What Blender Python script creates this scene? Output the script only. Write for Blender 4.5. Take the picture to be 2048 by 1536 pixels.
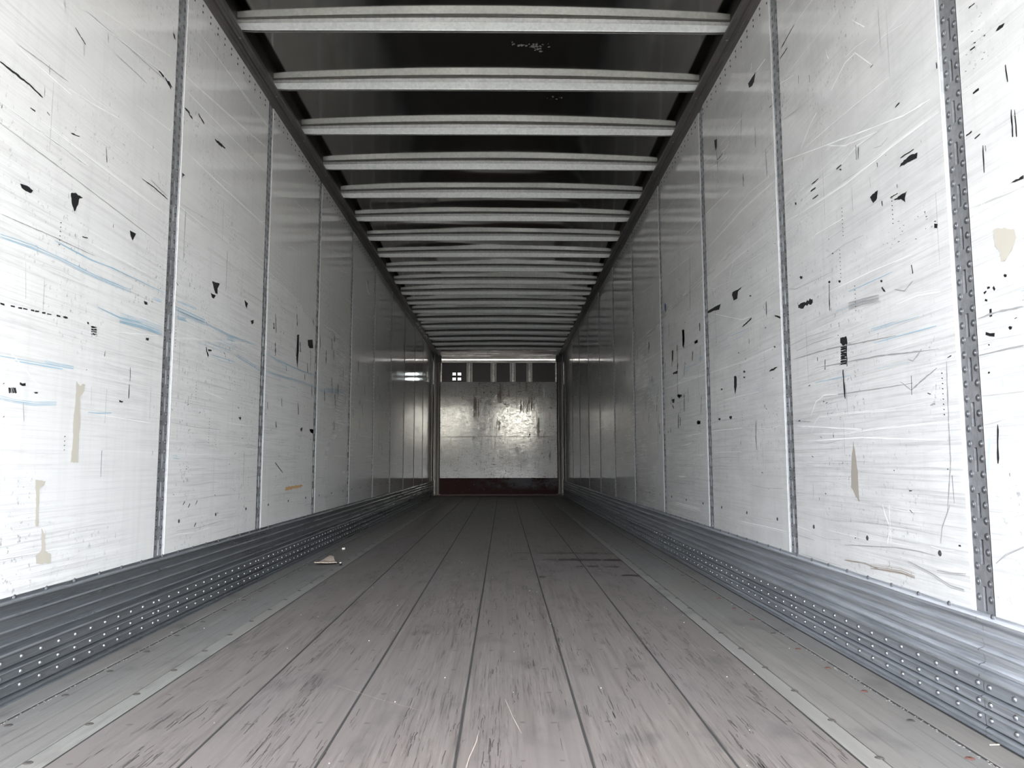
import bpy, math, random
from mathutils import Vector, Matrix
random.seed(7)
for o in list(bpy.data.objects): bpy.data.objects.remove(o, do_unlink=True)
SC = bpy.context.scene
COL = SC.collection
# ---------------------------------------------------------------- camera
F_PX, YAW, PITCH, ROLL = 1503.63, 0.0113752, 0.1025396, -0.0015135
CAM = Vector((0.09592, 0.0, 0.66736))
cy, sy, cp, sp = math.cos(YAW), math.sin(YAW), math.cos(PITCH), math.sin(PITCH)
fwd = Vector((sy*cp, cy*cp, sp)); rgt = Vector((cy, -sy, 0)); upv = rgt.cross(fwd)
cr, sr = math.cos(ROLL), math.sin(ROLL)
r2 = rgt*cr + upv*sr; u2 = upv*cr - rgt*sr
cd = bpy.data.cameras.new('camera'); cam = bpy.data.objects.new('camera', cd); COL.objects.link(cam)
cam.matrix_world = Matrix(((r2.x, u2.x, -fwd.x, CAM.x), (r2.y, u2.y, -fwd.y, CAM.y), (r2.z, u2.z, -fwd.z, CAM.z), (0, 0, 0, 1)))
cd.sensor_width = 36; cd.lens = F_PX/2048*36; cd.clip_start = .02; cd.clip_end = 500
SC.camera = cam
# ---------------------------------------------------------------- light
YR = -1.25            # rear door opening
w = bpy.data.worlds.new('sky'); SC.world = w; w.use_nodes = True
wn = w.node_tree; wn.nodes.clear()
out = wn.nodes.new('ShaderNodeOutputWorld'); bg = wn.nodes.new('ShaderNodeBackground'); sky = wn.nodes.new('ShaderNodeTexSky')
sky.sky_type = 'NISHITA'; sky.sun_disc = False; sky.sun_elevation = math.radians(60); sky.sun_rotation = math.radians(184)
sky.air_density = 1.3; sky.dust_density = 3.0; sky.ozone_density = 1.0
bg.inputs['Strength'].default_value = 1.95
hs = wn.nodes.new('ShaderNodeHueSaturation'); hs.inputs['Saturation'].default_value = .45      # thin high haze
wn.links.new(sky.outputs[0], hs.inputs['Color']); wn.links.new(hs.outputs[0], bg.inputs[0]); wn.links.new(bg.outputs[0], out.inputs[0])
sl = bpy.data.lights.new('sun', 'SUN'); sl.energy = 5.5; sl.angle = math.radians(.6); sl.color = (1, .95, .88)
so = bpy.data.objects.new('sun', sl); COL.objects.link(so)
so.rotation_euler = Vector((-.06, .52, -.85)).to_track_quat('-Z', 'Y').to_euler()
pl = bpy.data.lights.new('door_portal', 'AREA'); pl.shape = 'RECTANGLE'; pl.size = 2.56; pl.size_y = 2.8
pl.cycles.is_portal = True
po = bpy.data.objects.new('door_portal', pl); COL.objects.link(po); po.location = (0, YR-.02, 1.4)
po.rotation_euler = (math.radians(90), 0, 0)     # faces +Y (into the trailer)
SC.view_settings.view_transform = 'Standard'; SC.view_settings.look = 'None'
SC.view_settings.exposure = 1.47; SC.view_settings.gamma = 1.0; SC.view_settings.use_curve_mapping = False
SC.cycles.max_bounces = 14; SC.cycles.diffuse_bounces = 8; SC.cycles.glossy_bounces = 6
SC.cycles.sample_clamp_indirect = 8.0; SC.cycles.caustics_reflective = False
# ---------------------------------------------------------------- helpers
def tag(o, label=None, cat=None, group=None, kind=None):
    if label: o['label'] = label
    if cat: o['category'] = cat
    if group: o['group'] = group
    if kind: o['kind'] = kind
    return o
class MB:
    def __init__(s): s.v = []; s.f = []; s.m = []
    def face(s, pts, mi=0):
        b = len(s.v); s.v.extend([tuple(p) for p in pts]); s.f.append(tuple(range(b, b+len(pts)))); s.m.append(mi)
    def box(s, x0, x1, y0, y1, z0, z1, mi=0, c=0.0):
        """box, optional chamfer c on all edges"""
        if c <= 0:
            b = len(s.v)
            for z in (z0, z1):
                for (x, y) in ((x0, y0), (x1, y0), (x1, y1), (x0, y1)): s.v.append((x, y, z))
            for f in ((3, 2, 1, 0), (4, 5, 6, 7), (0, 1, 5, 4), (1, 2, 6, 5), (2, 3, 7, 6), (3, 0, 4, 7)):
                s.f.append(tuple(b+i for i in f)); s.m.append(mi)
            return
        b = len(s.v); idx = {}
        for ix, X in ((0, x0), (1, x1)):
            for iy, Y in ((0, y0), (1, y1)):
                for iz, Z in ((0, z0), (1, z1)):
                    dx = c if ix == 0 else -c; dy = c if iy == 0 else -c; dz = c if iz == 0 else -c
                    idx[ix, iy, iz, 'x'] = len(s.v); s.v.append((X, Y+dy, Z+dz))
                    idx[ix, iy, iz, 'y'] = len(s.v); s.v.append((X+dx, Y, Z+dz))
                    idx[ix, iy, iz, 'z'] = len(s.v); s.v.append((X+dx, Y+dy, Z))
        def q(l, flip):
            s.f.append(tuple(l[::-1] if flip else l)); s.m.append(mi)
        for i in (0, 1):
            q([idx[i, 0, 0, 'x'], idx[i, 1, 0, 'x'], idx[i, 1, 1, 'x'], idx[i, 0, 1, 'x']], i == 0)
            q([idx[0, i, 0, 'y'], idx[1, i, 0, 'y'], idx[1, i, 1, 'y'], idx[0, i, 1, 'y']], i == 1)
            q([idx[0, 0, i, 'z'], idx[1, 0, i, 'z'], idx[1, 1, i, 'z'], idx[0, 1, i, 'z']], i == 0)
        for i in (0, 1):
            for j in (0, 1):
                q([idx[i, j, 0, 'x'], idx[i, j, 0, 'y'], idx[i, j, 1, 'y'], idx[i, j, 1, 'x']], (i == j) ^ False)
                q([idx[i, 0, j, 'x'], idx[i, 0, j, 'z'], idx[i, 1, j, 'z'], idx[i, 1, j, 'x']], i != j)
                q([idx[0, i, j, 'y'], idx[0, i, j, 'z'], idx[1, i, j, 'z'], idx[1, i, j, 'y']], i == j)
        for k in [(i, j, l) for i in (0, 1) for j in (0, 1) for l in (0, 1)]:
            q([idx[k+('x',)], idx[k+('y',)], idx[k+('z',)]], sum(k) % 2 == 1)
    def add(s, other, mat=None):
        b = len(s.v)
        for p in other.v:
            s.v.append(tuple(mat @ Vector(p)) if mat else p)
        for f, m in zip(other.f, other.m): s.f.append(tuple(b+i for i in f)); s.m.append(m)
    def mesh(s, name, mats, smooth=False, fix=True):
        me = bpy.data.meshes.new(name); me.from_pydata(s.v, [], s.f)
        for m in (mats if isinstance(mats, (list, tuple)) else [mats]): me.materials.append(m)
        me.polygons.foreach_set('material_index', s.m)
        if smooth: me.polygons.foreach_set('use_smooth', [True]*len(s.f))
        if fix:
            import bmesh
            bm = bmesh.new(); bm.from_mesh(me); bmesh.ops.recalc_face_normals(bm, faces=bm.faces); bm.to_mesh(me); bm.free()
        me.update(); return me
def link(name, me, parent=None, loc=(0, 0, 0), rot=(0, 0, 0)):
    o = bpy.data.objects.new(name, me); COL.objects.link(o); o.location = loc; o.rotation_euler = rot
    if parent: o.parent = parent
    return o
def build(name, mb, mats, parent=None, loc=(0, 0, 0), rot=(0, 0, 0), smooth=False, fix=True):
    return link(name, mb.mesh(name, mats, smooth, fix), parent, loc, rot)
def empty(name, loc=(0, 0, 0), parent=None):
    o = link(name, None, parent, loc); o.empty_display_size = .1; return o
# ---------------------------------------------------------------- materials
class NT:
    def __init__(s, name):
        s.m = bpy.data.materials.new(name); s.m.use_nodes = True; s.t = s.m.node_tree; s.t.nodes.clear()
        s.o = s.n('ShaderNodeOutputMaterial'); s.b = s.n('ShaderNodeBsdfPrincipled'); s.l(s.b.outputs[0], s.o.inputs[0])
        s.pos = s.n('ShaderNodeNewGeometry').outputs['Position']
    def n(s, t, **k):
        x = s.t.nodes.new(t)
        for a, v in k.items(): setattr(x, a, v)
        return x
    def l(s, a, b): s.t.links.new(a, b)
    def val(s, sock, v):
        if hasattr(v, 'is_output'): s.l(v, sock)
        elif isinstance(v, tuple) and len(v) == 3 and sock.type == 'RGBA': sock.default_value = (*v, 1)
        else: sock.default_value = v
    def set(s, **k):
        for a, v in k.items(): s.val(s.b.inputs[a.replace('_', ' ')], v)
    def map(s, scale, loc=(0, 0, 0), rot=(0, 0, 0), src=None):
        x = s.n('ShaderNodeMapping'); s.l(src or s.pos, x.inputs[0]); x.inputs['Scale'].default_value = scale
        x.inputs['Location'].default_value = loc; x.inputs['Rotation'].default_value = rot; return x.outputs[0]
    def noise(s, vec, scale=1.0, detail=4.0, rough=.55, dist=0.0):
        x = s.n('ShaderNodeTexNoise'); s.l(vec, x.inputs['Vector']); x.inputs['Scale'].default_value = scale
        x.inputs['Detail'].default_value = detail; x.inputs['Roughness'].default_value = rough; x.inputs['Distortion'].default_value = dist
        return x.outputs[0]
    def ramp(s, fac, a, b, lo=0.0, hi=1.0):
        x = s.n('ShaderNodeMapRange'); s.l(fac, x.inputs[0])
        for i, v in zip((1, 2, 3, 4), (a, b, lo, hi)): x.inputs[i].default_value = v
        return x.outputs[0]
    def mix(s, fac, a, b):
        x = s.n('ShaderNodeMix', data_type='RGBA'); s.val(x.inputs[0], fac); s.val(x.inputs[6], a); s.val(x.inputs[7], b); return x.outputs[2]
    def math(s, op, a, b=0.0):
        x = s.n('ShaderNodeMath', operation=op); s.val(x.inputs[0], a); s.val(x.inputs[1], b); return x.outputs[0]
    def bump(s, h, strength=.3, dist=.002):
        x = s.n('ShaderNodeBump'); s.l(h, x.inputs['Height']); x.inputs['Strength'].default_value = strength; x.inputs['Distance'].default_value = dist
        s.l(x.outputs[0], s.b.inputs['Normal'])
    def sep(s):
        x = s.n('ShaderNodeSeparateXYZ'); s.l(s.pos, x.inputs[0]); return x.outputs
def plain(name, col, rough=.5, metal=0.0, **k):
    t = NT(name); t.set(Base_Color=col, Roughness=rough, Metallic=metal, **k); return t.m

def mat_panel():
    t = NT('white wall lining')
    st = t.noise(t.map((1, 1.9, 62), (0, 0, 0), (.03, 0, 0)), 1, 6, .75, 1.2)           # long horizontal rub streaks
    st2 = t.noise(t.map((1, 1.1, 130), (3, 1, 7), (-.02, 0, 0)), 1, 4, .7, .8)
    area = t.noise(t.map((1, 1.1, 1.5), (5, 2, 1)), 1, 3)
    vert = t.noise(t.map((1, 26, 1.3), (2, 0, 4)), 1, 3, .6)
    z = t.sep()[2]
    low = t.ramp(z, 2.3, .9, .2, .85)                            # more freight wear lower down
    a = t.math('MULTIPLY', t.ramp(st, .47, .66), t.ramp(area, .32, .6))
    a = t.math('MULTIPLY', a, low)
    b = t.math('MULTIPLY', t.ramp(st2, .52, .66), t.ramp(area, .3, .6))
    b = t.math('MULTIPLY', b, low)
    fl = t.noise(t.map((1, 60, 45), (1, 9, 3)), 1, 4, .7)       # fine dark flecks
    flm = t.math('MULTIPLY', t.ramp(fl, .60, .66), t.ramp(t.noise(t.map((1, 2.6, 2.2), (9, 4, 2)), 1, 2), .47, .62))
    base = t.mix(t.ramp(t.noise(t.map((.5, .5, .5)), 1, 2), .3, .7), (.70, .70, .68), (.75, .75, .745))
    c = t.mix(t.math('MULTIPLY', a, .5), base, (.36, .36, .345))
    c = t.mix(t.math('MULTIPLY', b, .5), c, (.33, .33, .33))
    c = t.mix(t.math('MULTIPLY', t.ramp(vert, .5, .75), .16), c, (.42, .42, .41))
    c = t.mix(t.math('MULTIPLY', flm, .6), c, (.13, .13, .13))
    ws = t.noise(t.map((1, .9, 70), (8, 3, 2), (.09, 0, 0)), 1, 4, .6)
    c = t.mix(t.math('MULTIPLY', t.ramp(ws, .62, .68), .3), c, (.86, .86, .86))
    r = t.math('ADD', t.math('MULTIPLY', a, .14), t.ramp(area, .3, .7, .055, .10))
    xyz = t.sep()
    handled = t.math('MULTIPLY', t.ramp(xyz[1], 8.5, 5.5), t.ramp(xyz[2], 2.05, 1.65))   # dulled where freight is loaded
    r = t.math('ADD', r, t.math('MULTIPLY', handled, .24))
    c = t.mix(t.math('MULTIPLY', t.ramp(xyz[0], 0, .1), t.ramp(t.noise(t.map((1, 3, 9), (2, 6, 1)), 1, 5, .7), .35, .65, .05, .34)), c, (.40, .40, .40))
    t.set(Base_Color=c, Roughness=r, IOR=1.5)
    return t.m
def mat_front():
    t = NT('white front lining')
    st = t.noise(t.map((5, 1, 60)), 1, 5, .7, .4)
    pit = t.noise(t.map((38, 1, 60), (3, 3, 3)), 1, 3, .7)
    area = t.noise(t.map((1.7, 1, 1.5), (1, 1, 1)), 1, 3)
    rust = t.noise(t.map((16, 1, 2.2), (4, 4, 4)), 1, 4)
    a = t.math('MULTIPLY', t.ramp(st, .52, .68), t.ramp(area, .3, .6))
    p = t.math('MULTIPLY', t.ramp(pit, .585, .63), t.ramp(area, .38, .52))
    c = t.mix(t.math('MULTIPLY', a, .6), (.70, .705, .69), (.24, .235, .22))
    c = t.mix(p, c, (.06, .055, .05))
    c = t.mix(t.math('MULTIPLY', t.ramp(rust, .60, .68), .6), c, (.36, .26, .17))
    t.set(Base_Color=c, Roughness=t.ramp(t.noise(t.map((9, 1, 16), (7, 7, 1)), 1, 5, .7), .35, .65, .04, .16), IOR=1.55)
    t.bump(t.noise(t.map((7, 1, 5), (2, 2, 2)), 1, 5, .6), .10, .01)
    return t.m
def mat_galv(name, c0, c1, rough=.38, metal=.75, sc=(60, 60, 60), along=None, wear=0.0, near=False):
    t = NT(name)
    v = t.n('ShaderNodeTexVoronoi'); t.l(t.map(sc), v.inputs['Vector']); v.inputs['Scale'].default_value = 3.0
    sepc = t.n('ShaderNodeSeparateColor'); t.l(v.outputs['Color'], sepc.inputs[0])
    n = t.noise(t.map(along or (3, 3, 3)), 1, 5, .6)
    f = t.math('ADD', t.math('MULTIPLY', sepc.outputs[0], .45), t.math('MULTIPLY', t.ramp(n, .3, .7), .55))
    c = t.mix(f, c0, c1)
    if wear:
        wz = t.noise(t.map((14, .9, 90), (1, 5, 2)), 1, 4, .6)
        c = t.mix(t.math('MULTIPLY', t.ramp(wz, .55, .68), wear), c, (.75, .76, .78))
    if near:                      # upper half near the doors: freight rub plus painted-in door light
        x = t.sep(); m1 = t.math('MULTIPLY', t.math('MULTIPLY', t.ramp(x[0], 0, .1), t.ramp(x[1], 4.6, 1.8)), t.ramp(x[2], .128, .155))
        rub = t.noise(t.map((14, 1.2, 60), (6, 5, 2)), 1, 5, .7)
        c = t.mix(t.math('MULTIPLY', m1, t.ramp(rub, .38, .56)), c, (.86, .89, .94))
    t.set(Base_Color=c, Metallic=metal, Roughness=t.ramp(n, .3, .7, rough-.08, rough+.1))
    t.bump(n, .15, .002)
    return t.m
def mat_wood(name, dark, light, hue2, crack=1.0):
    t = NT(name)
    oi = t.n('ShaderNodeObjectInfo').outputs['Random']
    off = t.n('ShaderNodeCombineXYZ'); t.l(t.math('MULTIPLY', oi, 37.0), off.inputs[1])
    va = t.n('ShaderNodeVectorMath', operation='ADD'); t.l(t.pos, va.inputs[0]); t.l(off.outputs[0], va.inputs[1]); P = va.outputs[0]
    g = t.noise(t.map((55, 1.6, 1), src=P), 1, 5, .65, .4)
    gr = t.noise(t.map((170, 5.5, 1), (3, 1, 0), src=P), 1, 4, .7, .6)
    blot = t.noise(t.map((5, 1.1, 1), (1, 7, 0), src=P), 1, 3, .55)
    hue = t.noise(t.map((2.2, .7, 1), (4, 2, 0), src=P), 1, 2)
    c = t.mix(t.ramp(g, .25, .75), dark, light)
    c = t.mix(t.ramp(hue, .4, .65, 0, .55), c, hue2)
    c = t.mix(t.ramp(oi, 0, 1, 0, .12), c, dark)
    ck = t.math('MULTIPLY', t.ramp(gr, .53, .64), t.ramp(blot, .44, .58))
    c = t.mix(t.math('MULTIPLY', ck, .75*crack), c, (.045, .04, .038))
    lt = t.math('MULTIPLY', t.ramp(gr, .40, .33), t.ramp(blot, .40, .55))
    c = t.mix(t.math('MULTIPLY', lt, .35), c, (.26, .24, .215))
    sm = t.noise(t.map((7, 4, 1), (9, 9, 0)), 1, 4)
    c = t.mix(t.ramp(sm, .56, .70, 0, .45), c, (.055, .05, .053))
    t.set(Base_Color=c, Roughness=t.ramp(g, .2, .8, .42, .62), Specular_IOR_Level=.45)
    hh = t.math('ADD', t.math('MULTIPLY', gr, -.5), g)
    t.bump(hh, .3, .0025)
    return t.m
M_PANEL = mat_panel(); M_FRONT = mat_front()
M_KICK = mat_galv('galvanized scuff sheet', (.24, .26, .28), (.36, .39, .415), .30, .8, (25, 4, 60), (5, .8, 14), .18)
M_KICK_R = mat_galv('worn bright scuff sheet', (.34, .365, .40), (.52, .555, .60), .36, .7, (25, 4, 60), (5, .8, 14), .6, True)  # lighter than the left sheet: wear, with light from the doors painted in
M_POST = mat_galv('galvanized post steel', (.40, .41, .43), (.66, .68, .71), .36, .75, (25, 40, 25))
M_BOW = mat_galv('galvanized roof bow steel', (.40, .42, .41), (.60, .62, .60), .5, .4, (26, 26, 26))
M_RAIL = mat_galv('roof rail aluminium', (.10, .095, .09), (.16, .15, .14), .42, .6, (3, 2, 3), (3, .8, 3))
M_RIVET = plain('rivet zinc', (.30, .31, .33), .36, .85)
M_DARK = plain('dark cavity', (.02, .02, .02), .8)
M_EDGE = plain('white panel edge', (.8, .8, .79), .4)
M_SKIN = plain('outer side skin', (.5, .5, .5), .6)
M_WOOD = mat_wood('worn laminated hardwood', (.100, .088, .080), (.165, .151, .140), (.137, .122, .123))
M_SIDEWOOD = mat_wood('dusty side floor board', (.125, .117, .108), (.190, .182, .170), (.150, .157, .158), .35)
M_STRIP = mat_wood('pale floor strip', (.150, .144, .132), (.215, .208, .192), (.185, .192, .182), .25)
M_PIT = plain('dirt filled pit', (.10, .09, .085), .7)
def mat_red():
    t = NT('oxide red kick panel')
    n = t.noise(t.map((3, 1, 5)), 1, 6, .7); s = t.noise(t.map((30, 1, 22), (2, 2, 2)), 1, 4, .7)
    x = t.sep()
    right = t.ramp(x[0], -.6, .5)
    hz = t.ramp(x[2], .1, .2)
    f = t.math('MULTIPLY', t.math('MULTIPLY', t.ramp(n, .42, .56), right), hz)
    c = t.mix(f, (.028, .0035, .0025), (.12, .12, .135))
    c = t.mix(t.math('MULTIPLY', t.ramp(s, .62, .7), .6), c, (.24, .20, .19))
    t.set(Base_Color=c, Roughness=.6, Specular_IOR_Level=.2); return t.m
M_RED = mat_red()
def mat_roof():
    t = NT('aluminium roof sheet')
    n = t.noise(t.map((2, 2, 2)), 1, 3)
    sc = t.noise(t.map((90, 6, 1), (1, 2, 3)), 1, 4, .7)
    c = t.mix(t.ramp(n, .3, .7), (.34, .33, .31), (.40, .385, .36))
    t.set(Base_Color=c, Metallic=1.0, Roughness=.09)
    return t.m
M_ROOF = mat_roof()
M_BEAM = mat_galv('front header aluminium', (.55, .52, .48), (.75, .72, .68), .22, .9, (4, 4, 4), (.8, 1, 20))
M_RECESS = plain('grey front skin', (.10, .092, .088), .45)
M_CORNER = plain('corner post grey', (.20, .185, .17), .35, .3)
SCUFF = {'k': plain('black scuff', (.012, .012, .014), .45), 'g': plain('grey rub mark', (.34, .34, .34), .35),
         'l': plain('light grey rub mark', (.52, .52, .51), .3), 'b': plain('blue rub mark', (.33, .50, .61), .35),
         't': plain('tape residue', (.50, .47, .405), .6), 'w': plain('bright scratch', (.93, .93, .92), .3),
         'T': plain('brown tape residue', (.36, .325, .28), .6), 'o': plain('orange mark', (.62, .38, .18), .5), 'n': plain('brown scuff', (.33, .28, .24), .5),
         'c': plain('cyan smudge', (.50, .68, .72), .4), 'B': plain('deep blue chip', (.01, .02, .16), .3)}
SK = list(SCUFF); SM = [SCUFF[k] for k in SK]
# marks traced on the side linings, in metres: (side, colour, [(y, z), ...])
CHIPS = [
(-1,'k',[(2.088,1.457),(2.111,1.461),(2.148,1.459),(2.14,1.448),(2.116,1.445),(2.097,1.447)]),
(-1,'k',[(2.335,1.519),(2.36,1.53),(2.375,1.527),(2.402,1.529),(2.381,1.516),(2.378,1.495),(2.359,1.467),(2.343,1.488)]),
(-1,'k',[(2.715,1.517),(2.764,1.52),(2.751,1.504),(2.74,1.485),(2.722,1.498)]),
(-1,'k',[(2.982,2.448),(3.002,2.448),(3.01,2.432),(2.997,2.43)]),
(-1,'k',[(2.942,2.218),(2.972,2.229),(3.006,2.217),(2.974,2.212)]),
(-1,'k',[(3.13,1.901),(3.16,1.902),(3.14,1.89),(3.135,1.873)]),
(-1,'k',[(3.502,1.517),(3.598,1.528),(3.572,1.5),(3.575,1.47),(3.545,1.469),(3.521,1.493)]),
(-1,'k',[(3.491,1.457),(3.554,1.459),(3.531,1.439),(3.51,1.439)]),
(-1,'k',[(3.949,1.524),(4.003,1.517),(3.988,1.485),(3.965,1.495)]),
(-1,'k',[(4.053,1.433),(4.102,1.445),(4.102,1.426),(4.077,1.415)]),
(-1,'k',[(2.847,1.281),(2.875,1.282),(2.879,1.273),(2.855,1.27)]),
(-1,'k',[(2.879,1.144),(2.903,1.146),(2.901,1.136),(2.879,1.135)]),
(-1,'k',[(2.469,1.129),(2.479,1.129),(2.479,1.122),(2.472,1.122)]),
(-1,'k',[(2.493,1.118),(2.526,1.122),(2.531,1.119),(2.497,1.114)]),
(-1,'k',[(2.494,1.11),(2.527,1.115),(2.532,1.111),(2.498,1.106)]),
(-1,'k',[(2.494,1.103),(2.528,1.107),(2.532,1.104),(2.499,1.099)]),
(-1,'k',[(2.495,1.095),(2.528,1.1),(2.533,1.096),(2.5,1.092)]),
(-1,'k',[(4.975,1.511),(5.025,1.519),(5.027,1.413),(5.006,1.288),(4.971,1.347)]),
(-1,'k',[(5.247,1.521),(5.378,1.542),(5.403,1.484),(5.308,1.469),(5.26,1.484)]),
(-1,'k',[(3.484,1.188),(3.531,1.192),(3.527,1.185),(3.491,1.18)]),
(-1,'k',[(2.701,0.887),(2.732,0.887),(2.727,0.882),(2.705,0.881)]),
(-1,'k',[(2.211,0.871),(2.231,0.873),(2.23,0.869),(2.219,0.868)]),
(-1,'t',[(2.427,0.927),(2.437,0.92),(2.453,0.913),(2.462,0.922),(2.479,0.921),(2.474,0.898),(2.452,0.874),(2.462,0.802),(2.46,0.741),(2.463,0.666),(2.421,0.666),(2.426,0.74),(2.423,0.8),(2.427,0.872)]),
(-1,'k',[(3.922,0.899),(3.965,0.9),(3.949,0.883)]),
(-1,'k',[(5.11,0.893),(5.157,0.894),(5.134,0.869)]),
(-1,'k',[(5.366,0.899),(5.462,0.9),(5.456,0.868),(5.397,0.875)]),
(-1,'t',[(2.288,0.472),(2.309,0.45),(2.314,0.404),(2.346,0.387),(2.347,0.362),(2.274,0.369),(2.268,0.394),(2.295,0.406)]),
(-1,'t',[(2.245,0.615),(2.295,0.611),(2.288,0.598),(2.268,0.589),(2.268,0.529),(2.273,0.478),(2.259,0.48),(2.254,0.554),(2.247,0.6)]),
(-1,'k',[(5.139,0.897),(5.171,0.901),(5.156,0.866)]),
(-1,'k',[(5.353,0.894),(5.468,0.901),(5.476,0.873),(5.395,0.873)]),
(1,'k',[(3.354,2.488),(3.377,2.45),(3.407,2.445),(3.451,2.459),(3.463,2.488)]),
(1,'k',[(2.06,1.545),(2.066,1.531),(2.113,1.538),(2.161,1.541),(2.15,1.55),(2.102,1.554)]),
(1,'k',[(2.292,1.52),(2.3,1.496),(2.325,1.489),(2.345,1.515),(2.325,1.52)]),
(1,'k',[(2.126,1.456),(2.14,1.439),(2.139,1.426),(2.161,1.444),(2.201,1.456),(2.169,1.457)]),
(1,'k',[(1.668,1.697),(1.676,1.691),(1.701,1.696),(1.688,1.702)]),
(1,'k',[(1.679,1.314),(1.643,1.315),(1.644,1.307),(1.691,1.312)]),
(1,'k',[(2,1.317),(1.984,1.311),(1.988,1.3),(2.001,1.306)]),
(1,'k',[(4.051,2.462),(4.001,2.448),(4.006,2.403),(4.031,2.389),(4.045,2.42)]),
(1,'k',[(2.955,1.714),(2.938,1.708),(2.939,1.699),(2.953,1.703)]),
(1,'t',[(1.759,1.223),(1.741,1.222),(1.688,1.203),(1.681,1.18),(1.695,1.16),(1.711,1.148),(1.725,1.136),(1.74,1.14),(1.74,1.165),(1.757,1.182)]),
(1,'k',[(3.652,1.528),(3.722,1.518),(3.734,1.486),(3.796,1.49),(3.821,1.526),(3.805,1.537)]),
(1,'k',[(4.022,1.521),(4.057,1.495),(4.157,1.51),(4.28,1.52),(4.289,1.506),(4.29,1.532),(4.155,1.529)]),
(1,'k',[(3.802,1.101),(3.786,1.091),(3.791,1.043),(3.817,1.006),(3.836,1.048),(3.83,1.1)]),
(1,'k',[(2.938,1.399),(2.927,1.402),(2.907,1.395),(2.911,1.388),(2.927,1.39)]),
(1,'k',[(2.681,1.317),(2.673,1.32),(2.661,1.315),(2.663,1.31),(2.673,1.311)]),
(1,'k',[(2.599,1.3),(2.591,1.303),(2.578,1.298),(2.581,1.292),(2.591,1.293)]),
(1,'k',[(2.308,1.23),(2.302,1.233),(2.293,1.229),(2.295,1.224),(2.302,1.225)]),
(1,'k',[(3.253,1.166),(3.244,1.169),(3.228,1.164),(3.231,1.159),(3.244,1.16)]),
(1,'k',[(3.683,1.107),(3.669,1.112),(3.646,1.106),(3.65,1.099),(3.669,1.1)]),
(1,'k',[(3.683,1.079),(3.671,1.083),(3.651,1.079),(3.655,1.073),(3.671,1.073)]),
(1,'k',[(2.768,0.887),(2.764,0.889),(2.756,0.887),(2.758,0.884),(2.764,0.884)]),
(1,'k',[(3.55,1.46),(3.539,1.462),(3.52,1.456),(3.524,1.451),(3.539,1.452)]),
(1,'k',[(1.734,1.104),(1.73,1.107),(1.722,1.103),(1.724,1.098),(1.73,1.099)]),
(1,'k',[(1.73,0.978),(1.725,0.981),(1.716,0.978),(1.718,0.973),(1.725,0.972)]),
(1,'k',[(1.815,0.882),(1.812,0.884),(1.807,0.883),(1.808,0.879),(1.812,0.879)]),
(1,'k',[(1.807,0.949),(1.805,0.951),(1.8,0.949),(1.801,0.947),(1.805,0.947)]),
(1,'k',[(4.604,0.905),(4.569,0.915),(4.507,0.907),(4.518,0.892),(4.566,0.89)]),
(1,'k',[(5.108,1.112),(5.072,1.12),(5.008,1.11),(5.02,1.096),(5.069,1.097)]),
(1,'k',[(4.073,1.057),(4.059,1.061),(4.035,1.057),(4.039,1.05),(4.059,1.05)]),
(1,'k',[(3.937,0.895),(3.918,0.902),(3.884,0.897),(3.89,0.887),(3.917,0.886)]),
(1,'k',[(4.136,0.897),(4.119,0.903),(4.09,0.899),(4.095,0.891),(4.118,0.89)]),
(1,'k',[(2.288,0.638),(2.285,0.64),(2.28,0.639),(2.281,0.637),(2.285,0.636)]),
(1,'k',[(2.009,0.645),(2.007,0.647),(2.003,0.646),(2.004,0.644),(2.007,0.643)]),
(1,'k',[(2.295,1.209),(2.278,1.189),(2.286,1.191),(2.303,1.207)]),
(1,'k',[(2.603,1.098),(2.556,1.096),(2.549,1.068),(2.586,1.068),(2.605,1.08)]),
(1,'T',[(2.543,0.736),(2.532,0.698),(2.519,0.63),(2.52,0.531),(2.549,0.555),(2.574,0.577),(2.563,0.658)]),
(1,'k',[(4.907,1.53),(4.859,1.527),(4.859,1.442),(4.886,1.406),(4.917,1.428)]),
(1,'k',[(4.606,1.407),(4.531,1.405),(4.525,1.389),(4.599,1.388)]),
(1,'k',[(4.918,1.533),(4.857,1.527),(4.853,1.459),(4.879,1.416),(4.905,1.441)]),
(1,'k',[(5.23,1.442),(5.181,1.437),(5.206,1.355),(5.228,1.381)]),
(1,'k',[(4.6,1.395),(4.567,1.408),(4.515,1.402),(4.554,1.39)]),
(1,'k',[(5.085,1.111),(4.973,1.11),(4.963,1.096),(5.05,1.089)]),
(1,'k',[(4.605,0.897),(4.542,0.913),(4.508,0.892),(4.559,0.888)]),
(1,'B',[(5.43,1.826),(5.389,1.807),(5.377,1.748),(5.436,1.774)]),
]
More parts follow.
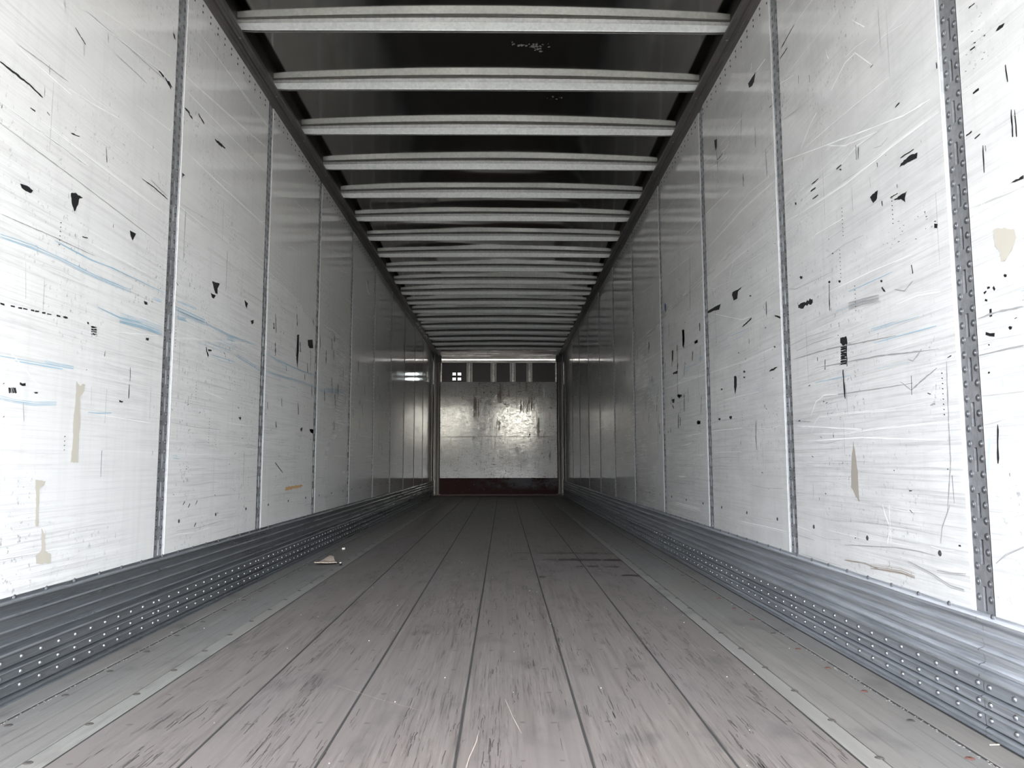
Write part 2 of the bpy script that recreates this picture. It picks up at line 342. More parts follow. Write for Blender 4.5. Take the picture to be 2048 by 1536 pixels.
STREAKS = [
(-1,'k',0.006,[(1.973,1.758),(2.038,1.759),(2.1,1.759),(2.166,1.752)]),
(-1,'k',0.008,[(5.323,1.469),(5.344,1.398),(5.334,1.311)]),
(-1,'k',0.012,[(3.463,1.197),(3.475,1.175),(3.493,1.157)]),
(-1,'k',0.005,[(2.041,1.099),(2.058,1.1)]),
(-1,'k',0.005,[(2.084,1.102),(2.102,1.103)]),
(-1,'k',0.005,[(2.117,1.104),(2.134,1.105)]),
(-1,'k',0.005,[(2.139,1.106),(2.159,1.107)]),
(-1,'k',0.005,[(2.174,1.108),(2.19,1.109)]),
(-1,'k',0.005,[(2.194,1.109),(2.213,1.111)]),
(-1,'k',0.005,[(2.227,1.112),(2.244,1.113)]),
(-1,'k',0.005,[(2.252,1.113),(2.274,1.115)]),
(-1,'k',0.005,[(2.3,1.117),(2.32,1.118)]),
(-1,'k',0.005,[(2.334,1.119),(2.359,1.121)]),
(-1,'k',0.006,[(2.1,0.874),(2.105,0.859)]),
(-1,'k',0.006,[(2.106,0.874),(2.112,0.86)]),
(-1,'k',0.006,[(2.113,0.875),(2.119,0.86)]),
(-1,'k',0.006,[(2.119,0.876),(2.125,0.861)]),
(-1,'k',0.006,[(2.126,0.876),(2.132,0.861)]),
(-1,'k',0.008,[(2.146,0.89),(2.158,0.888),(2.172,0.891)]),
(-1,'k',0.004,[(2.771,1.014),(2.774,0.964)]),
(-1,'k',0.006,[(2.77,0.951),(2.77,0.9)]),
(-1,'g',0.008,[(2.167,0.835),(2.172,0.806),(2.176,0.782)]),
(-1,'g',0.006,[(2.518,0.925),(2.522,0.857)]),
(-1,'g',0.006,[(2.615,0.935),(2.614,0.798)]),
(-1,'g',0.008,[(2.228,1.246),(2.231,1.112)]),
(-1,'g',0.008,[(2.136,1.253),(2.15,1.115)]),
(-1,'g',0.006,[(2.395,1.335),(2.394,1.386)]),
(-1,'b',0.022,[(2.022,1.28),(2.156,1.289),(2.282,1.29),(2.507,1.284),(2.741,1.29)]),
(-1,'b',0.01,[(2.268,1.347),(2.47,1.342),(2.612,1.35),(3.015,1.353)]),
(-1,'b',0.035,[(2.677,1.182),(2.843,1.191),(3.016,1.191)]),
(-1,'b',0.006,[(2.528,1.19),(2.677,1.182),(2.843,1.194)]),
(-1,'b',0.014,[(2.067,0.844),(2.125,0.839),(2.218,0.838),(2.328,0.847)]),
(-1,'b',0.008,[(2.506,0.833),(2.575,0.834),(2.653,0.841)]),
(-1,'b',0.012,[(2.256,0.968),(2.307,0.966),(2.408,0.969)]),
(-1,'b',0.01,[(3.144,1.345),(3.248,1.349),(3.34,1.352)]),
(-1,'b',0.03,[(3.116,1.303),(3.271,1.304),(3.442,1.305)]),
(-1,'b',0.012,[(3.442,1.305),(3.746,1.301),(4.165,1.314)]),
(-1,'b',0.02,[(3.119,1.274),(3.255,1.286)]),
(-1,'b',0.02,[(3.852,1.216),(4.008,1.206),(4.237,1.188),(4.491,1.188),(5.099,1.206),(5.787,1.206)]),
(-1,'b',0.015,[(4.349,1.292),(4.55,1.279),(5.092,1.282),(5.512,1.294)]),
(-1,'b',0.012,[(2.908,1.308),(3.004,1.311)]),
(-1,'b',0.02,[(3.701,1.285),(3.845,1.286)]),
(-1,'b',0.03,[(5.625,1.204),(6.68,1.274)]),
(-1,'b',0.012,[(3.146,0.69),(3.229,0.686)]),
(-1,'o',0.018,[(4.791,0.49),(4.964,0.499),(5.214,0.504)]),
(-1,'o',0.012,[(4.801,0.502),(5.086,0.504)]),
(-1,'k',0.006,[(3.284,0.482),(3.301,0.498)]),
(-1,'k',0.006,[(3.338,0.468),(3.356,0.484)]),
(-1,'k',0.006,[(3.416,0.478),(3.435,0.495)]),
(-1,'k',0.006,[(3.411,0.379),(3.43,0.395)]),
(-1,'k',0.004,[(2.787,1.742),(2.892,1.744),(3.007,1.74)]),
(-1,'g',0.004,[(2.854,1.765),(3.006,1.75)]),
(-1,'k',0.009,[(2.88,2.224),(2.926,2.223)]),
(-1,'k',0.009,[(2.934,2.224),(2.991,2.206)]),
(-1,'k',0.009,[(3.127,2.191),(3.18,2.189)]),
(-1,'k',0.009,[(3.172,2.182),(3.209,2.179)]),
(-1,'k',0.009,[(3.269,2.232),(3.339,2.216)]),
(-1,'k',0.009,[(3.468,2.2),(3.562,2.202)]),
(-1,'k',0.009,[(3.496,2.204),(3.602,2.213)]),
(-1,'g',0.018,[(2.184,1.868),(2.193,1.835)]),
(-1,'g',0.018,[(2.169,1.787),(2.175,1.763)]),
(-1,'g',0.018,[(2.358,2.035),(2.364,1.994)]),
(-1,'g',0.018,[(2.496,2.153),(2.504,2.126)]),
(-1,'g',0.018,[(2.235,2.107),(2.253,2.09)]),
(-1,'k',0.004,[(2.306,2.059),(2.368,2.037)]),
(-1,'k',0.004,[(2.318,1.71),(2.365,1.72)]),
(-1,'k',0.004,[(2.111,1.694),(2.135,1.695)]),
(-1,'k',0.004,[(2.19,1.719),(2.204,1.715)]),
(-1,'k',0.004,[(2.525,1.754),(2.536,1.703)]),
(-1,'k',0.004,[(2.413,1.401),(2.445,1.406)]),
(-1,'w',0.006,[(2.29,1.844),(2.438,1.863),(2.605,1.891)]),
(-1,'w',0.006,[(2.605,1.891),(2.751,1.89),(2.914,1.894)]),
(-1,'w',0.006,[(2.023,1.839),(2.157,1.834),(2.31,1.831)]),
(-1,'w',0.006,[(2.308,2.136),(2.581,2.179),(2.925,2.237)]),
(-1,'w',0.006,[(2.413,2.204),(2.667,2.262),(2.977,2.34)]),
(-1,'w',0.006,[(1.985,1.647),(2.185,1.645),(2.428,1.647)]),
(-1,'w',0.006,[(2.165,1.683),(2.522,1.677),(3.013,1.674)]),
(-1,'w',0.006,[(3.13,2.332),(3.646,2.401),(4.357,2.503)]),
(-1,'w',0.006,[(3.212,2.601),(3.661,2.607),(4.246,2.623)]),
(-1,'w',0.006,[(3.154,2.274),(3.609,2.299),(4.211,2.339)]),
(-1,'w',0.006,[(3.146,2.007),(3.627,2.011),(4.275,2.025)]),
(-1,'w',0.006,[(3.761,2.603),(4.004,2.606),(4.279,2.617)]),
(-1,'g',0.003,[(1.985,1.647),(2.177,1.647),(2.408,1.642)]),
(-1,'g',0.003,[(1.99,1.591),(2.385,1.572),(2.965,1.538)]),
(-1,'g',0.003,[(2.016,1.344),(2.232,1.353),(2.5,1.359)]),
(-1,'g',0.003,[(2.03,1.846),(2.151,1.857),(2.287,1.865)]),
(-1,'g',0.003,[(2.356,2.15),(2.637,2.183),(2.989,2.22)]),
(-1,'g',0.003,[(2.558,2.11),(2.669,2.118),(2.789,2.122)]),
(-1,'w',0.006,[(2.051,1),(2.246,0.887)]),
(-1,'w',0.006,[(2.431,0.833),(3.024,0.819)]),
(-1,'w',0.006,[(3.414,0.997),(3.756,0.974)]),
(-1,'w',0.006,[(3.666,0.859),(4.211,0.859)]),
(-1,'w',0.006,[(2.613,1.121),(4.283,1.332)]),
(-1,'w',0.006,[(2.434,1.392),(2.892,1.393)]),
(-1,'k',0.02,[(7.485,2.489),(7.559,2.464)]),
(-1,'w',0.02,[(7.418,2.467),(7.495,2.393),(7.63,2.381)]),
(-1,'k',0.014,[(6.006,1.34),(6.051,1.207)]),
(-1,'k',0.014,[(7.321,1.233),(7.38,1.114)]),
(-1,'k',0.014,[(4.504,1.384),(4.519,1.305)]),
(-1,'k',0.014,[(8.346,1.063),(8.349,0.787)]),
(-1,'k',0.014,[(8.552,0.85),(8.577,0.729)]),
(-1,'k',0.006,[(4.57,0.664),(4.743,0.599)]),
(1,'k',0.004,[(2.153,1.567),(2.078,1.563)]),
(1,'k',0.003,[(2.223,1.469),(2.178,1.468)]),
(1,'k',0.006,[(4.015,2.382),(4.008,2.315),(4.001,2.254)]),
(1,'k',0.006,[(4.004,2.328),(3.906,2.323)]),
(1,'k',0.01,[(3.581,2.083),(3.585,2.019)]),
(1,'k',0.005,[(2.788,1.726),(2.725,1.725)]),
(1,'k',0.005,[(2.783,1.667),(2.732,1.665)]),
(1,'k',0.005,[(2.799,1.703),(2.751,1.7)]),
(1,'k',0.005,[(2.574,1.702),(2.533,1.701)]),
(1,'k',0.005,[(2.166,1.732),(2.141,1.735)]),
(1,'k',0.005,[(3.053,2.383),(2.965,2.384)]),
(1,'k',0.005,[(3.039,2.421),(2.885,2.438)]),
(1,'k',0.005,[(2.299,1.932),(2.282,1.932)]),
(1,'k',0.005,[(1.795,1.816),(1.771,1.812)]),
(1,'k',0.005,[(1.8,1.704),(1.781,1.703)]),
(1,'k',0.005,[(1.801,1.59),(1.777,1.59)]),
(1,'k',0.005,[(1.806,1.474),(1.784,1.476)]),
(1,'k',0.005,[(1.839,1.496),(1.815,1.496)]),
(1,'k',0.005,[(3.193,2.234),(3.168,2.231)]),
(1,'g',0.012,[(2.698,2.032),(2.687,1.899),(2.685,1.772),(2.683,1.549)]),
(1,'k',0.004,[(2.422,1.724),(2.423,1.674)]),
(1,'k',0.004,[(2.405,1.711),(2.411,1.672)]),
(1,'k',0.004,[(2.868,2.211),(2.868,2.175)]),
(1,'k',0.004,[(2.765,2.156),(2.763,2.127)]),
(1,'k',0.004,[(3.388,2.236),(3.391,2.137)]),
(1,'k',0.004,[(3.261,2.073),(3.256,1.943)]),
(1,'k',0.004,[(3.576,2.394),(3.599,2.253)]),
(1,'k',0.004,[(1.776,1.443),(1.778,1.374)]),
(1,'k',0.004,[(1.677,1.598),(1.673,1.553)]),
(1,'k',0.004,[(1.668,1.483),(1.669,1.417)]),
(1,'k',0.004,[(1.657,1.478),(1.657,1.412)]),
(1,'k',0.004,[(2.126,1.234),(2.12,1.207)]),
(1,'w',0.005,[(2.913,1.653),(2.866,1.699),(2.765,1.717),(2.56,1.702),(2.416,1.721),(2.278,1.707)]),
(1,'w',0.014,[(2.914,1.645),(2.516,1.617),(2.173,1.616),(1.949,1.608)]),
(1,'w',0.008,[(2.896,1.654),(2.514,1.628),(2.181,1.628),(1.95,1.621)]),
(1,'w',0.006,[(3.832,1.7),(3.126,1.68),(2.913,1.653)]),
(1,'w',0.008,[(4.241,1.897),(3.613,1.907),(3.145,1.884)]),
(1,'w',0.006,[(2.879,1.901),(2.772,1.965),(2.714,1.979)]),
(1,'w',0.008,[(2.829,1.894),(2.426,1.864),(2.19,1.842)]),
(1,'w',0.006,[(2.661,1.828),(2.501,1.758),(2.278,1.707)]),
(1,'w',0.008,[(1.841,1.614),(1.733,1.606),(1.614,1.595)]),
(1,'w',0.005,[(2.585,2.001),(2.471,2.042),(2.395,2.036),(2.288,1.934)]),
(1,'w',0.006,[(2.408,2.161),(2.313,2.075)]),
(1,'w',0.005,[(2.611,2.172),(2.606,2.146),(2.594,2.126)]),
(1,'w',0.008,[(4.796,2.138),(3.884,2.084),(3.793,2.079)]),
(1,'w',0.006,[(4.095,1.934),(3.504,1.954),(3.225,1.931)]),
(1,'w',0.004,[(3.138,1.951),(2.126,1.685),(1.984,1.667)]),
(1,'w',0.006,[(2.802,1.514),(2.769,1.524),(2.527,1.51)]),
(1,'w',0.008,[(1.841,1.269),(1.776,1.308),(1.65,1.291)]),
(1,'w',0.004,[(3.419,2.524),(3.403,2.558)]),
(1,'w',0.004,[(3.35,2.486),(3.223,2.478)]),
(1,'k',0.007,[(2.605,1.064),(2.56,1.062)]),
(1,'k',0.007,[(2.606,1.056),(2.561,1.054)]),
(1,'k',0.007,[(2.606,1.048),(2.562,1.045)]),
(1,'k',0.007,[(2.607,1.039),(2.563,1.037)]),
(1,'k',0.007,[(2.608,1.031),(2.563,1.029)]),
(1,'k',0.007,[(2.609,1.023),(2.564,1.021)]),
(1,'k',0.007,[(2.61,1.014),(2.565,1.012)]),
(1,'k',0.007,[(2.611,1.006),(2.566,1.004)]),
(1,'k',0.01,[(2.594,0.984),(2.592,0.93),(2.588,0.882)]),
(1,'g',0.008,[(2.582,0.935),(2.576,0.881),(2.574,0.828)]),
(1,'k',0.006,[(2.559,1.093),(2.562,0.992)]),
(1,'k',0.02,[(2.964,1.286),(2.901,1.281),(2.823,1.279)]),
(1,'g',0.03,[(2.531,1.196),(2.435,1.19),(2.322,1.178)]),
(1,'k',0.007,[(3.325,1.385),(3.327,1.322)]),
(1,'k',0.007,[(1.81,1.078),(1.8,1.082)]),
(1,'k',0.007,[(1.796,1.087),(1.786,1.088)]),
(1,'k',0.007,[(1.775,1.086),(1.769,1.077)]),
(1,'k',0.007,[(1.808,1.062),(1.799,1.058)]),
(1,'k',0.007,[(3.315,1.066),(3.219,1.072)]),
(1,'k',0.007,[(3.673,1.33),(3.529,1.346)]),
(1,'k',0.007,[(3.227,1.299),(3.129,1.269)]),
(1,'k',0.012,[(1.788,1.035),(1.788,1.016)]),
(1,'k',0.008,[(1.814,0.978),(1.798,0.974),(1.781,0.969)]),
(1,'k',0.006,[(2.672,1.307),(2.679,1.211)]),
(1,'k',0.006,[(2.736,1.04),(2.74,1.002)]),
(1,'k',0.006,[(3.576,1.254),(3.579,1.23)]),
(1,'k',0.006,[(3.519,0.855),(3.526,0.791)]),
(1,'k',0.006,[(3.531,0.791),(3.521,0.719)]),
(1,'k',0.006,[(4.129,1.616),(4.123,1.605)]),
(1,'k',0.006,[(4.664,2.005),(4.692,1.613)]),
(1,'k',0.006,[(1.792,0.754),(1.8,0.66)]),
(1,'k',0.006,[(5.062,1.451),(5.087,1.113)]),
(1,'w',0.005,[(2.889,0.838),(2.835,0.89),(2.757,0.909),(2.643,0.902)]),
(1,'w',0.007,[(2.887,0.775),(2.851,0.813),(2.81,0.833),(2.597,0.832),(2.255,0.821)]),
(1,'w',0.006,[(2.863,0.771),(2.604,0.764),(2.364,0.771),(1.958,0.771)]),
(1,'w',0.006,[(2.931,0.743),(2.481,0.743),(2.002,0.721)]),
(1,'w',0.006,[(4.208,1.694),(3.635,1.693),(3.557,1.688)]),
(1,'w',0.008,[(5.193,1.194),(4.507,1.177),(3.638,1.154),(3.2,1.163)]),
(1,'w',0.005,[(4.227,1.509),(4.013,1.453),(3.669,1.364),(3.491,1.355)]),
(1,'w',0.005,[(4.029,0.993),(3.656,0.988),(3.458,0.986)]),
(1,'w',0.006,[(4.932,0.83),(4.279,0.837),(3.725,0.832)]),
(1,'w',0.006,[(3.028,0.808),(2.74,0.788),(2.478,0.771)]),
(1,'w',0.012,[(2.222,1.142),(2.108,1.143),(1.991,1.128)]),
(1,'w',0.006,[(2.689,1.279),(2.368,1.274),(2.123,1.262)]),
(1,'w',0.004,[(3.872,1.612),(3.757,1.719)]),
(1,'g',0.004,[(2.222,0.903),(2.164,0.872),(2.09,0.899),(2.029,0.92)]),
(1,'g',0.004,[(2.173,0.963),(2.146,0.955),(2.098,0.982)]),
(1,'g',0.003,[(2.227,1.185),(2.171,1.167),(2.122,1.186)]),
(1,'g',0.003,[(3.035,1.081),(2.71,1.074),(2.232,1.044)]),
(1,'g',0.004,[(2.822,1.019),(2.341,0.997),(2.015,0.97)]),
(1,'g',0.003,[(2.772,0.904),(2.153,0.891)]),
(1,'g',0.005,[(1.983,0.933),(1.989,0.805),(1.992,0.664),(2.021,0.53)]),
(1,'g',0.005,[(2.072,0.82),(2.047,0.823)]),
(1,'g',0.006,[(1.843,0.927),(1.771,0.929),(1.683,0.928)]),
(1,'g',0.004,[(1.84,1.021),(1.761,1.023),(1.674,1.017)]),
(1,'g',0.003,[(3.043,0.829),(2.891,0.818)]),
(1,'b',0.02,[(4.536,1.28),(4.398,1.281)]),
(1,'b',0.012,[(4.934,1.27),(4.459,1.259)]),
(1,'b',0.006,[(3.964,1.318),(3.521,1.303)]),
(1,'c',0.03,[(1.824,0.718),(1.832,0.689),(1.84,0.639)]),
(1,'c',0.015,[(1.769,0.855),(1.758,0.841)]),
(1,'n',0.02,[(2.466,0.328),(2.356,0.338),(2.275,0.342),(2.201,0.338)]),
(1,'n',0.012,[(2.65,0.321),(2.5,0.329),(2.411,0.323),(2.248,0.331)]),
(1,'g',0.008,[(2.644,0.374),(2.298,0.404),(2.176,0.406),(2.09,0.405)]),
(1,'g',0.008,[(2.234,0.372),(2.12,0.354),(2.026,0.335),(1.967,0.334)]),
(1,'g',0.01,[(2.086,0.366),(2.023,0.369),(1.955,0.376)]),
(1,'g',0.006,[(3.049,0.266),(2.793,0.275),(2.681,0.273)]),
(1,'w',0.012,[(2.366,0.528),(2.352,0.498),(2.334,0.473),(2.332,0.447),(2.348,0.412)]),
(1,'w',0.01,[(2.323,0.531),(2.327,0.499),(2.324,0.469),(2.325,0.419)]),
(1,'g',0.006,[(2.008,0.549),(2.049,0.487),(2.06,0.445)]),
(1,'g',0.006,[(1.833,0.421),(1.796,0.445),(1.73,0.471)]),
(1,'w',0.01,[(3.828,0.363),(3.644,0.365),(3.387,0.368),(3.184,0.368)]),
(1,'k',0.016,[(5.258,1.094),(5.185,1.091)]),
(1,'k',0.016,[(5.251,1.082),(5.187,1.08)]),
(1,'k',0.016,[(5.254,1.057),(5.216,1.032)]),
(1,'k',0.016,[(6.243,1.174),(6.24,1.093)]),
(1,'k',0.016,[(6.369,1.09),(6.366,1.007)]),
(1,'k',0.016,[(6.047,1.638),(6.032,1.571)]),
(1,'k',0.016,[(8.373,0.919),(8.381,0.84)]),
(1,'k',0.016,[(5.068,1.458),(5.081,1.415)]),
(1,'k',0.016,[(5.062,1.332),(5.088,1.272)]),
(1,'k',0.016,[(5.328,0.901),(5.331,0.869)]),
(1,'k',0.016,[(5.414,0.886),(5.408,0.867)]),
(1,'k',0.016,[(5.214,1.278),(5.069,1.27)]),
(1,'w',0.01,[(6.267,1.496),(5.975,1.499),(5.646,1.493)]),
(1,'w',0.01,[(5.514,1.197),(5.175,1.187),(4.908,1.204),(4.424,1.178)]),
(1,'w',0.012,[(6.648,1.306),(6.106,1.286),(5.693,1.279)]),
(1,'w',0.01,[(6.063,1.176),(5.657,1.166)]),
(1,'w',0.012,[(4.705,0.699),(4.388,0.699)]),
(1,'w',0.012,[(4.715,0.695),(4.68,0.634)]),
(1,'w',0.02,[(5.24,0.38),(4.889,0.378),(4.568,0.374)]),
(1,'w',0.01,[(5.222,0.363),(4.599,0.36)]),
(1,'w',0.01,[(4.877,0.83),(4.708,0.829)]),
(1,'w',0.01,[(5.064,0.767),(4.617,0.786)]),
(1,'w',0.01,[(5.201,0.564),(4.904,0.565)]),
(1,'b',0.02,[(6.112,1.233),(5.949,1.239)]),
(1,'b',0.02,[(4.504,1.27),(4.414,1.278)]),
(1,'b',0.06,[(12.777,1.739),(11.99,1.673)]),
(1,'b',0.01,[(4.939,1.255),(4.73,1.247)]),
]
# ---------------------------------------------------------------- dimensions
XW = 1.2825; Y1 = 14.93; ZT = 2.778; ZK = .294; PITCHY = 1.2195
Z_ROOF = 2.900
# ---------------------------------------------------------------- yard outside the open doors
g = MB(); g.face([(-60, -90, -1.25), (60, -90, -1.25), (60, 60, -1.25), (-60, 60, -1.25)])
tt = NT('yard concrete'); tt.set(Base_Color=tt.mix(tt.noise(tt.map((.3, .3, .3)), 1, 5), (.26, .25, .235), (.36, .35, .33)), Roughness=.85)
tag(build('ground', g, tt.m, fix=False), kind='structure')
M_BLOCKER = plain('dark sky blocker', (.13, .12, .11), .8)
mb = MB(); mb.box(-26, -.4, -42, -30, -1.25, 5.6); mb.box(-26.3, -.1, -42.3, -29.7, 5.6, 5.9)  # unseen block, added to darken the front wall's reflection left of the hot spot
for k in range(6): mb.box(-25+k*4.1, -22+k*4.1, -30.15, -29.95, -1.25, 2.4)
tag(build('added_sky_blocker', mb, M_BLOCKER), kind='structure')
mb = MB(); mb.box(-.2, 16, -34, -31, -.3, 2.35); mb.box(1, 2, -33.6, -31.4, -1.25, -.3); mb.box(12, 14, -33.6, -31.4, -1.25, -.3)  # low unseen block, added to cut the sky reflection off at the bottom
tag(build('added_sky_blocker', mb, M_BLOCKER), kind='structure')
# ---------------------------------------------------------------- floor
floor = tag(empty('floor'), kind='structure')
sub = MB(); sub.box(-1.34, 1.34, YR, Y1+.06, -.16, -.045)
build('subfloor', sub, M_DARK, floor)
edges = [-.917, -.62, -.318, -.012, .295, .611, .893]
screw = MB()
def disc(mb, r, z, n=8, cx=0, cy=0, r0=0.0, z0=None):
    ring = [(cx+r*math.cos(a*2*math.pi/n), cy+r*math.sin(a*2*math.pi/n), z) for a in range(n)]
    if r0 <= 0: mb.face(ring)
    else:
        inn = [(cx+r0*math.cos(a*2*math.pi/n), cy+r0*math.sin(a*2*math.pi/n), z0) for a in range(n)]
        for a in range(n): mb.face([ring[a], ring[(a+1) % n], inn[(a+1) % n], inn[a]])
disc(screw, .0105, .0003, 10, r0=.0075, z0=.0022); disc(screw, .0075, .0022, 10, r0=.0022, z0=.0022); disc(screw, .0022, .0008, 10)
M_SCREW = plain('dull floor screw', (.10, .09, .082), .45, .5); M_RUST = plain('rusty floor screw', (.105, .048, .038), .8, .1)
me_screw = screw.mesh('floor_screw', M_SCREW, fix=False); me_rust = screw.mesh('floor_screw_rusty', M_RUST, fix=False)
def board(x0, x1, z, mat, name='plank', seed=0, g=.0018):
    """long board whose long edges wander a little, so that the joints read as real gaps"""
    rnd = random.Random(seed); mb = MB(); n = 60
    ys = [YR+(Y1-YR)*i/n for i in range(n+1)]
    L_ = [x0+g+rnd.random()*.0012 for _ in ys]; R_ = [x1-g-rnd.random()*.0012 for _ in ys]
    c = .0025; b = 0
    for i, y in enumerate(ys):
        mb.v += [(L_[i], y, -.04), (L_[i], y, z-c), (L_[i]+c, y, z), (R_[i]-c, y, z), (R_[i], y, z-c), (R_[i], y, -.04)]
    for i in range(n):
        a = i*6
        for k in range(5): mb.f.append((a+k, a+k+6, a+k+7, a+k+1)); mb.m.append(0)
        mb.f.append((a+5, a+11, a+6, a)); mb.m.append(0)
    mb.face([mb.v[k] for k in range(6)]); mb.face([mb.v[n*6+k] for k in range(6)])
    return build(name, mb, mat, floor)
planks = []
for i in range(6): planks.append(board(edges[i], edges[i+1], 0.0, M_WOOD, 'plank', i))
# small dark screw pits of the middle planks, in rows over the cross members
rows = [2.010+.2485*k for k in range(-8, 53)]
for i, pk in enumerate(planks):
    mb = MB(); rnd = random.Random(50+i)
    for y in rows:
        for fx in (.2, .5, .8):
            if rnd.random() < .5: continue
            x = edges[i]+(edges[i+1]-edges[i])*fx+rnd.uniform(-.012, .012); yy = y+rnd.uniform(-.006, .006)
            a = rnd.uniform(.006, .011); b = rnd.uniform(.0025, .0045)
            mb.face([(x+a*math.cos(t*math.pi/3), yy+b*2*math.sin(t*math.pi/3), .0004) for t in range(6)])
    tag(build('screw_pit', mb, M_PIT, pk, fix=False), kind='stuff')
for s, xs in ((-1, (-.917, -.976, -1.196, -1.284)), (1, (.893, .948, 1.180, 1.268))):
    st = board(min(xs[0], xs[1]), max(xs[0], xs[1]), .0015, M_STRIP, 'floor_strip', 20+s)
    sd = board(min(xs[1], xs[2]), max(xs[1], xs[2]), .0, M_SIDEWOOD, 'plank', 30+s, .0028)
    ed = board(min(xs[2], xs[3]), max(xs[2], xs[3]), .001, M_SIDEWOOD, 'plank', 40+s, .0028)
    # shallow drawn lines along the side board, and the pale crumbs that lie in its joint
    mb = MB(); rnd = random.Random(60+s)
    for fx in (.25, .52, .80):
        x = xs[1]+(xs[2]-xs[1])*fx; y = YR
        while y < Y1-.2:
            l = rnd.uniform(.3, 1.6); wd = rnd.uniform(.0004, .0010)
            mb.face([(x-wd, y, .0004), (x+wd, y, .0004), (x+wd, min(y+l, Y1), .0004), (x-wd, min(y+l, Y1), .0004)]); y += l+rnd.uniform(0, .25)
    tag(build('groove_line', mb, M_PIT, sd, fix=False), kind='stuff')
    for k, y in enumerate(rows):
        link('floor_screw', me_screw, st, (-.9615 if s < 0 else .9425, y, .0015))
        red = s > 0 and rnd.random() < .6
        o = link('floor_screw', me_rust if red else me_screw, sd, (-1.1645 if s < 0 else 1.1465, y-.002, 0.0))
        if red: o['label'] = 'rusty red floor screw'
    mb = MB()
    for _ in range(420):
        y = 1.5+rnd.random()**1.7*10; x = xs[2]-s*rnd.uniform(.003, .016); r = rnd.uniform(.0008, .0030)
        mb.face([(x+r*rnd.uniform(.5, 1)*math.cos(t*2*math.pi/5+.3), y+r*2.2*rnd.uniform(.5, 1)*math.sin(t*2*math.pi/5+.3), .0016) for t in range(5)])
    tag(build('joint_dust', mb, plain('pale dust', (.55, .53, .49), .8), sd, fix=False), kind='stuff')
mb = MB()
for x, g in [(e, .0028) for e in edges[1:-1]]+[(-.917, .0022), (.893, .0022), (-1.196, .0040), (1.180, .0040), (-1.284, .0045), (1.268, .0040)]:
    mb.face([(x-g, YR, -.0012), (x+g, YR, -.0012), (x+g, Y1, -.0012), (x-g, Y1, -.0012)])
tag(build('joint_fill', mb, M_DARK, floor, fix=False), kind='stuff')  # dark strips just below the surface fill the board joints
# dark spill lines across the boards and the smear near the camera
mb = MB(); rnd = random.Random(5)
def ribbon(mb, pts, wd, z, jag=.3, seg=.02, rnd=rnd, mi=0, axis='z'):
    out = []
    for (a, b) in zip(pts[:-1], pts[1:]):
        n = max(1, min(14, int(math.dist(a, b)/seg)))
        for i in range(n): out.append((a[0]+(b[0]-a[0])*i/n, a[1]+(b[1]-a[1])*i/n))
    out.append(pts[-1]); L_, R_ = [], []; n = len(out)
    for i, p in enumerate(out):
        q0 = out[max(0, i-1)]; q1 = out[min(n-1, i+1)]; d = math.dist(q0, q1) or 1
        nx, ny = -(q1[1]-q0[1])/d, (q1[0]-q0[0])/d
        tp = min(1, .25+1.6*math.sin(math.pi*(i+.35)/(n+.0)) if n > 2 else .8); tp = max(.12, tp)
        a = wd/2*tp*(1+rnd.uniform(-jag, jag)); b = wd/2*tp*(1+rnd.uniform(-jag, jag))
        L_.append((p[0]+nx*a, p[1]+ny*a)); R_.append((p[0]-nx*b, p[1]-ny*b))
    base = len(mb.v)
    put = (lambda q: (q[0], q[1], z)) if axis == 'z' else (lambda q: (z, q[0], q[1]))
    for l, r in zip(L_, R_): mb.v += [put(l), put(r)]
    for i in range(n-1): mb.f.append((base+2*i, base+2*i+1, base+2*i+3, base+2*i+2)); mb.m.append(mi)
for (xa, xb, y, wd) in ((.16, .30, 5.6, .03), (.34, .66, 5.59, .05), (.68, .78, 5.57, .07), (.80, .91, 5.56, .06), (.20, .26, 5.25, .03), (.36, .45, 5.22, .03), (.47, .62, 5.22, .11),
                        (.62, .76, 5.21, .09), (.77, .91, 5.19, .10), (.56, .60, 4.89, .06), (.63, .70, 4.88, .07), (.74, .83, 4.86, .06), (.79, .89, 4.49, .07), (.30, .34, 4.45, .05), (.16, .22, 4.9, .02)):
    ribbon(mb, [(xa, y), ((xa+xb)/2, y+rnd.uniform(-.01, .01)), (xb, y-.01)], wd, .0006, .5, .03)
tag(build('spill_stain', mb, plain('dark spill', (.045, .035, .033), .5), floor, fix=False), kind='stuff')
mb = MB(); ribbon(mb, [(.035, 1.95), (.030, 1.87), (.018, 1.78), (.012, 1.70), (.0, 1.6)], .0022, .0008, .4, .02)
ribbon(mb, [(-.42, 2.35), (-.25, 2.2), (-.12, 2.1)], .0012, .0008, .4); ribbon(mb, [(.10, 2.2), (.12, 2.05), (.14, 1.93)], .0018, .0008, .4)
tag(build('floor_scratch', mb, plain('fresh wood scratch', (.34, .30, .255), .7), floor, fix=False), kind='stuff')
mb = MB(); ribbon(mb, [(.789, 2.219), (.80, 2.15), (.813, 2.057), (.816, 1.98)], .0035, .0008, .4)
for _ in range(900):
    y0_ = 1.5+rnd.random()**1.6*9; x0_ = rnd.uniform(-.9, .87); cl = math.sin(x0_*9+1)+math.sin(y0_*2.1+x0_*5)
    if cl < 0 and rnd.random() < .75: continue
    for _ in range(rnd.randint(2, 7)):            # a worn patch opens as a bundle of short splits
        x = x0_+rnd.gauss(0, .009); y = y0_+rnd.gauss(0, .05); l = rnd.uniform(.012, .09)
        ribbon(mb, [(x, y), (x+rnd.uniform(-.0015, .0015), y+l*.5), (x+rnd.uniform(-.003, .003), y+l)], rnd.uniform(.0006, .0024), .0007, .5, .03)
tag(build('wood_crack', mb, plain('open grain crack', (.05, .045, .042), .7), floor, fix=False), kind='stuff')
mb = MB()
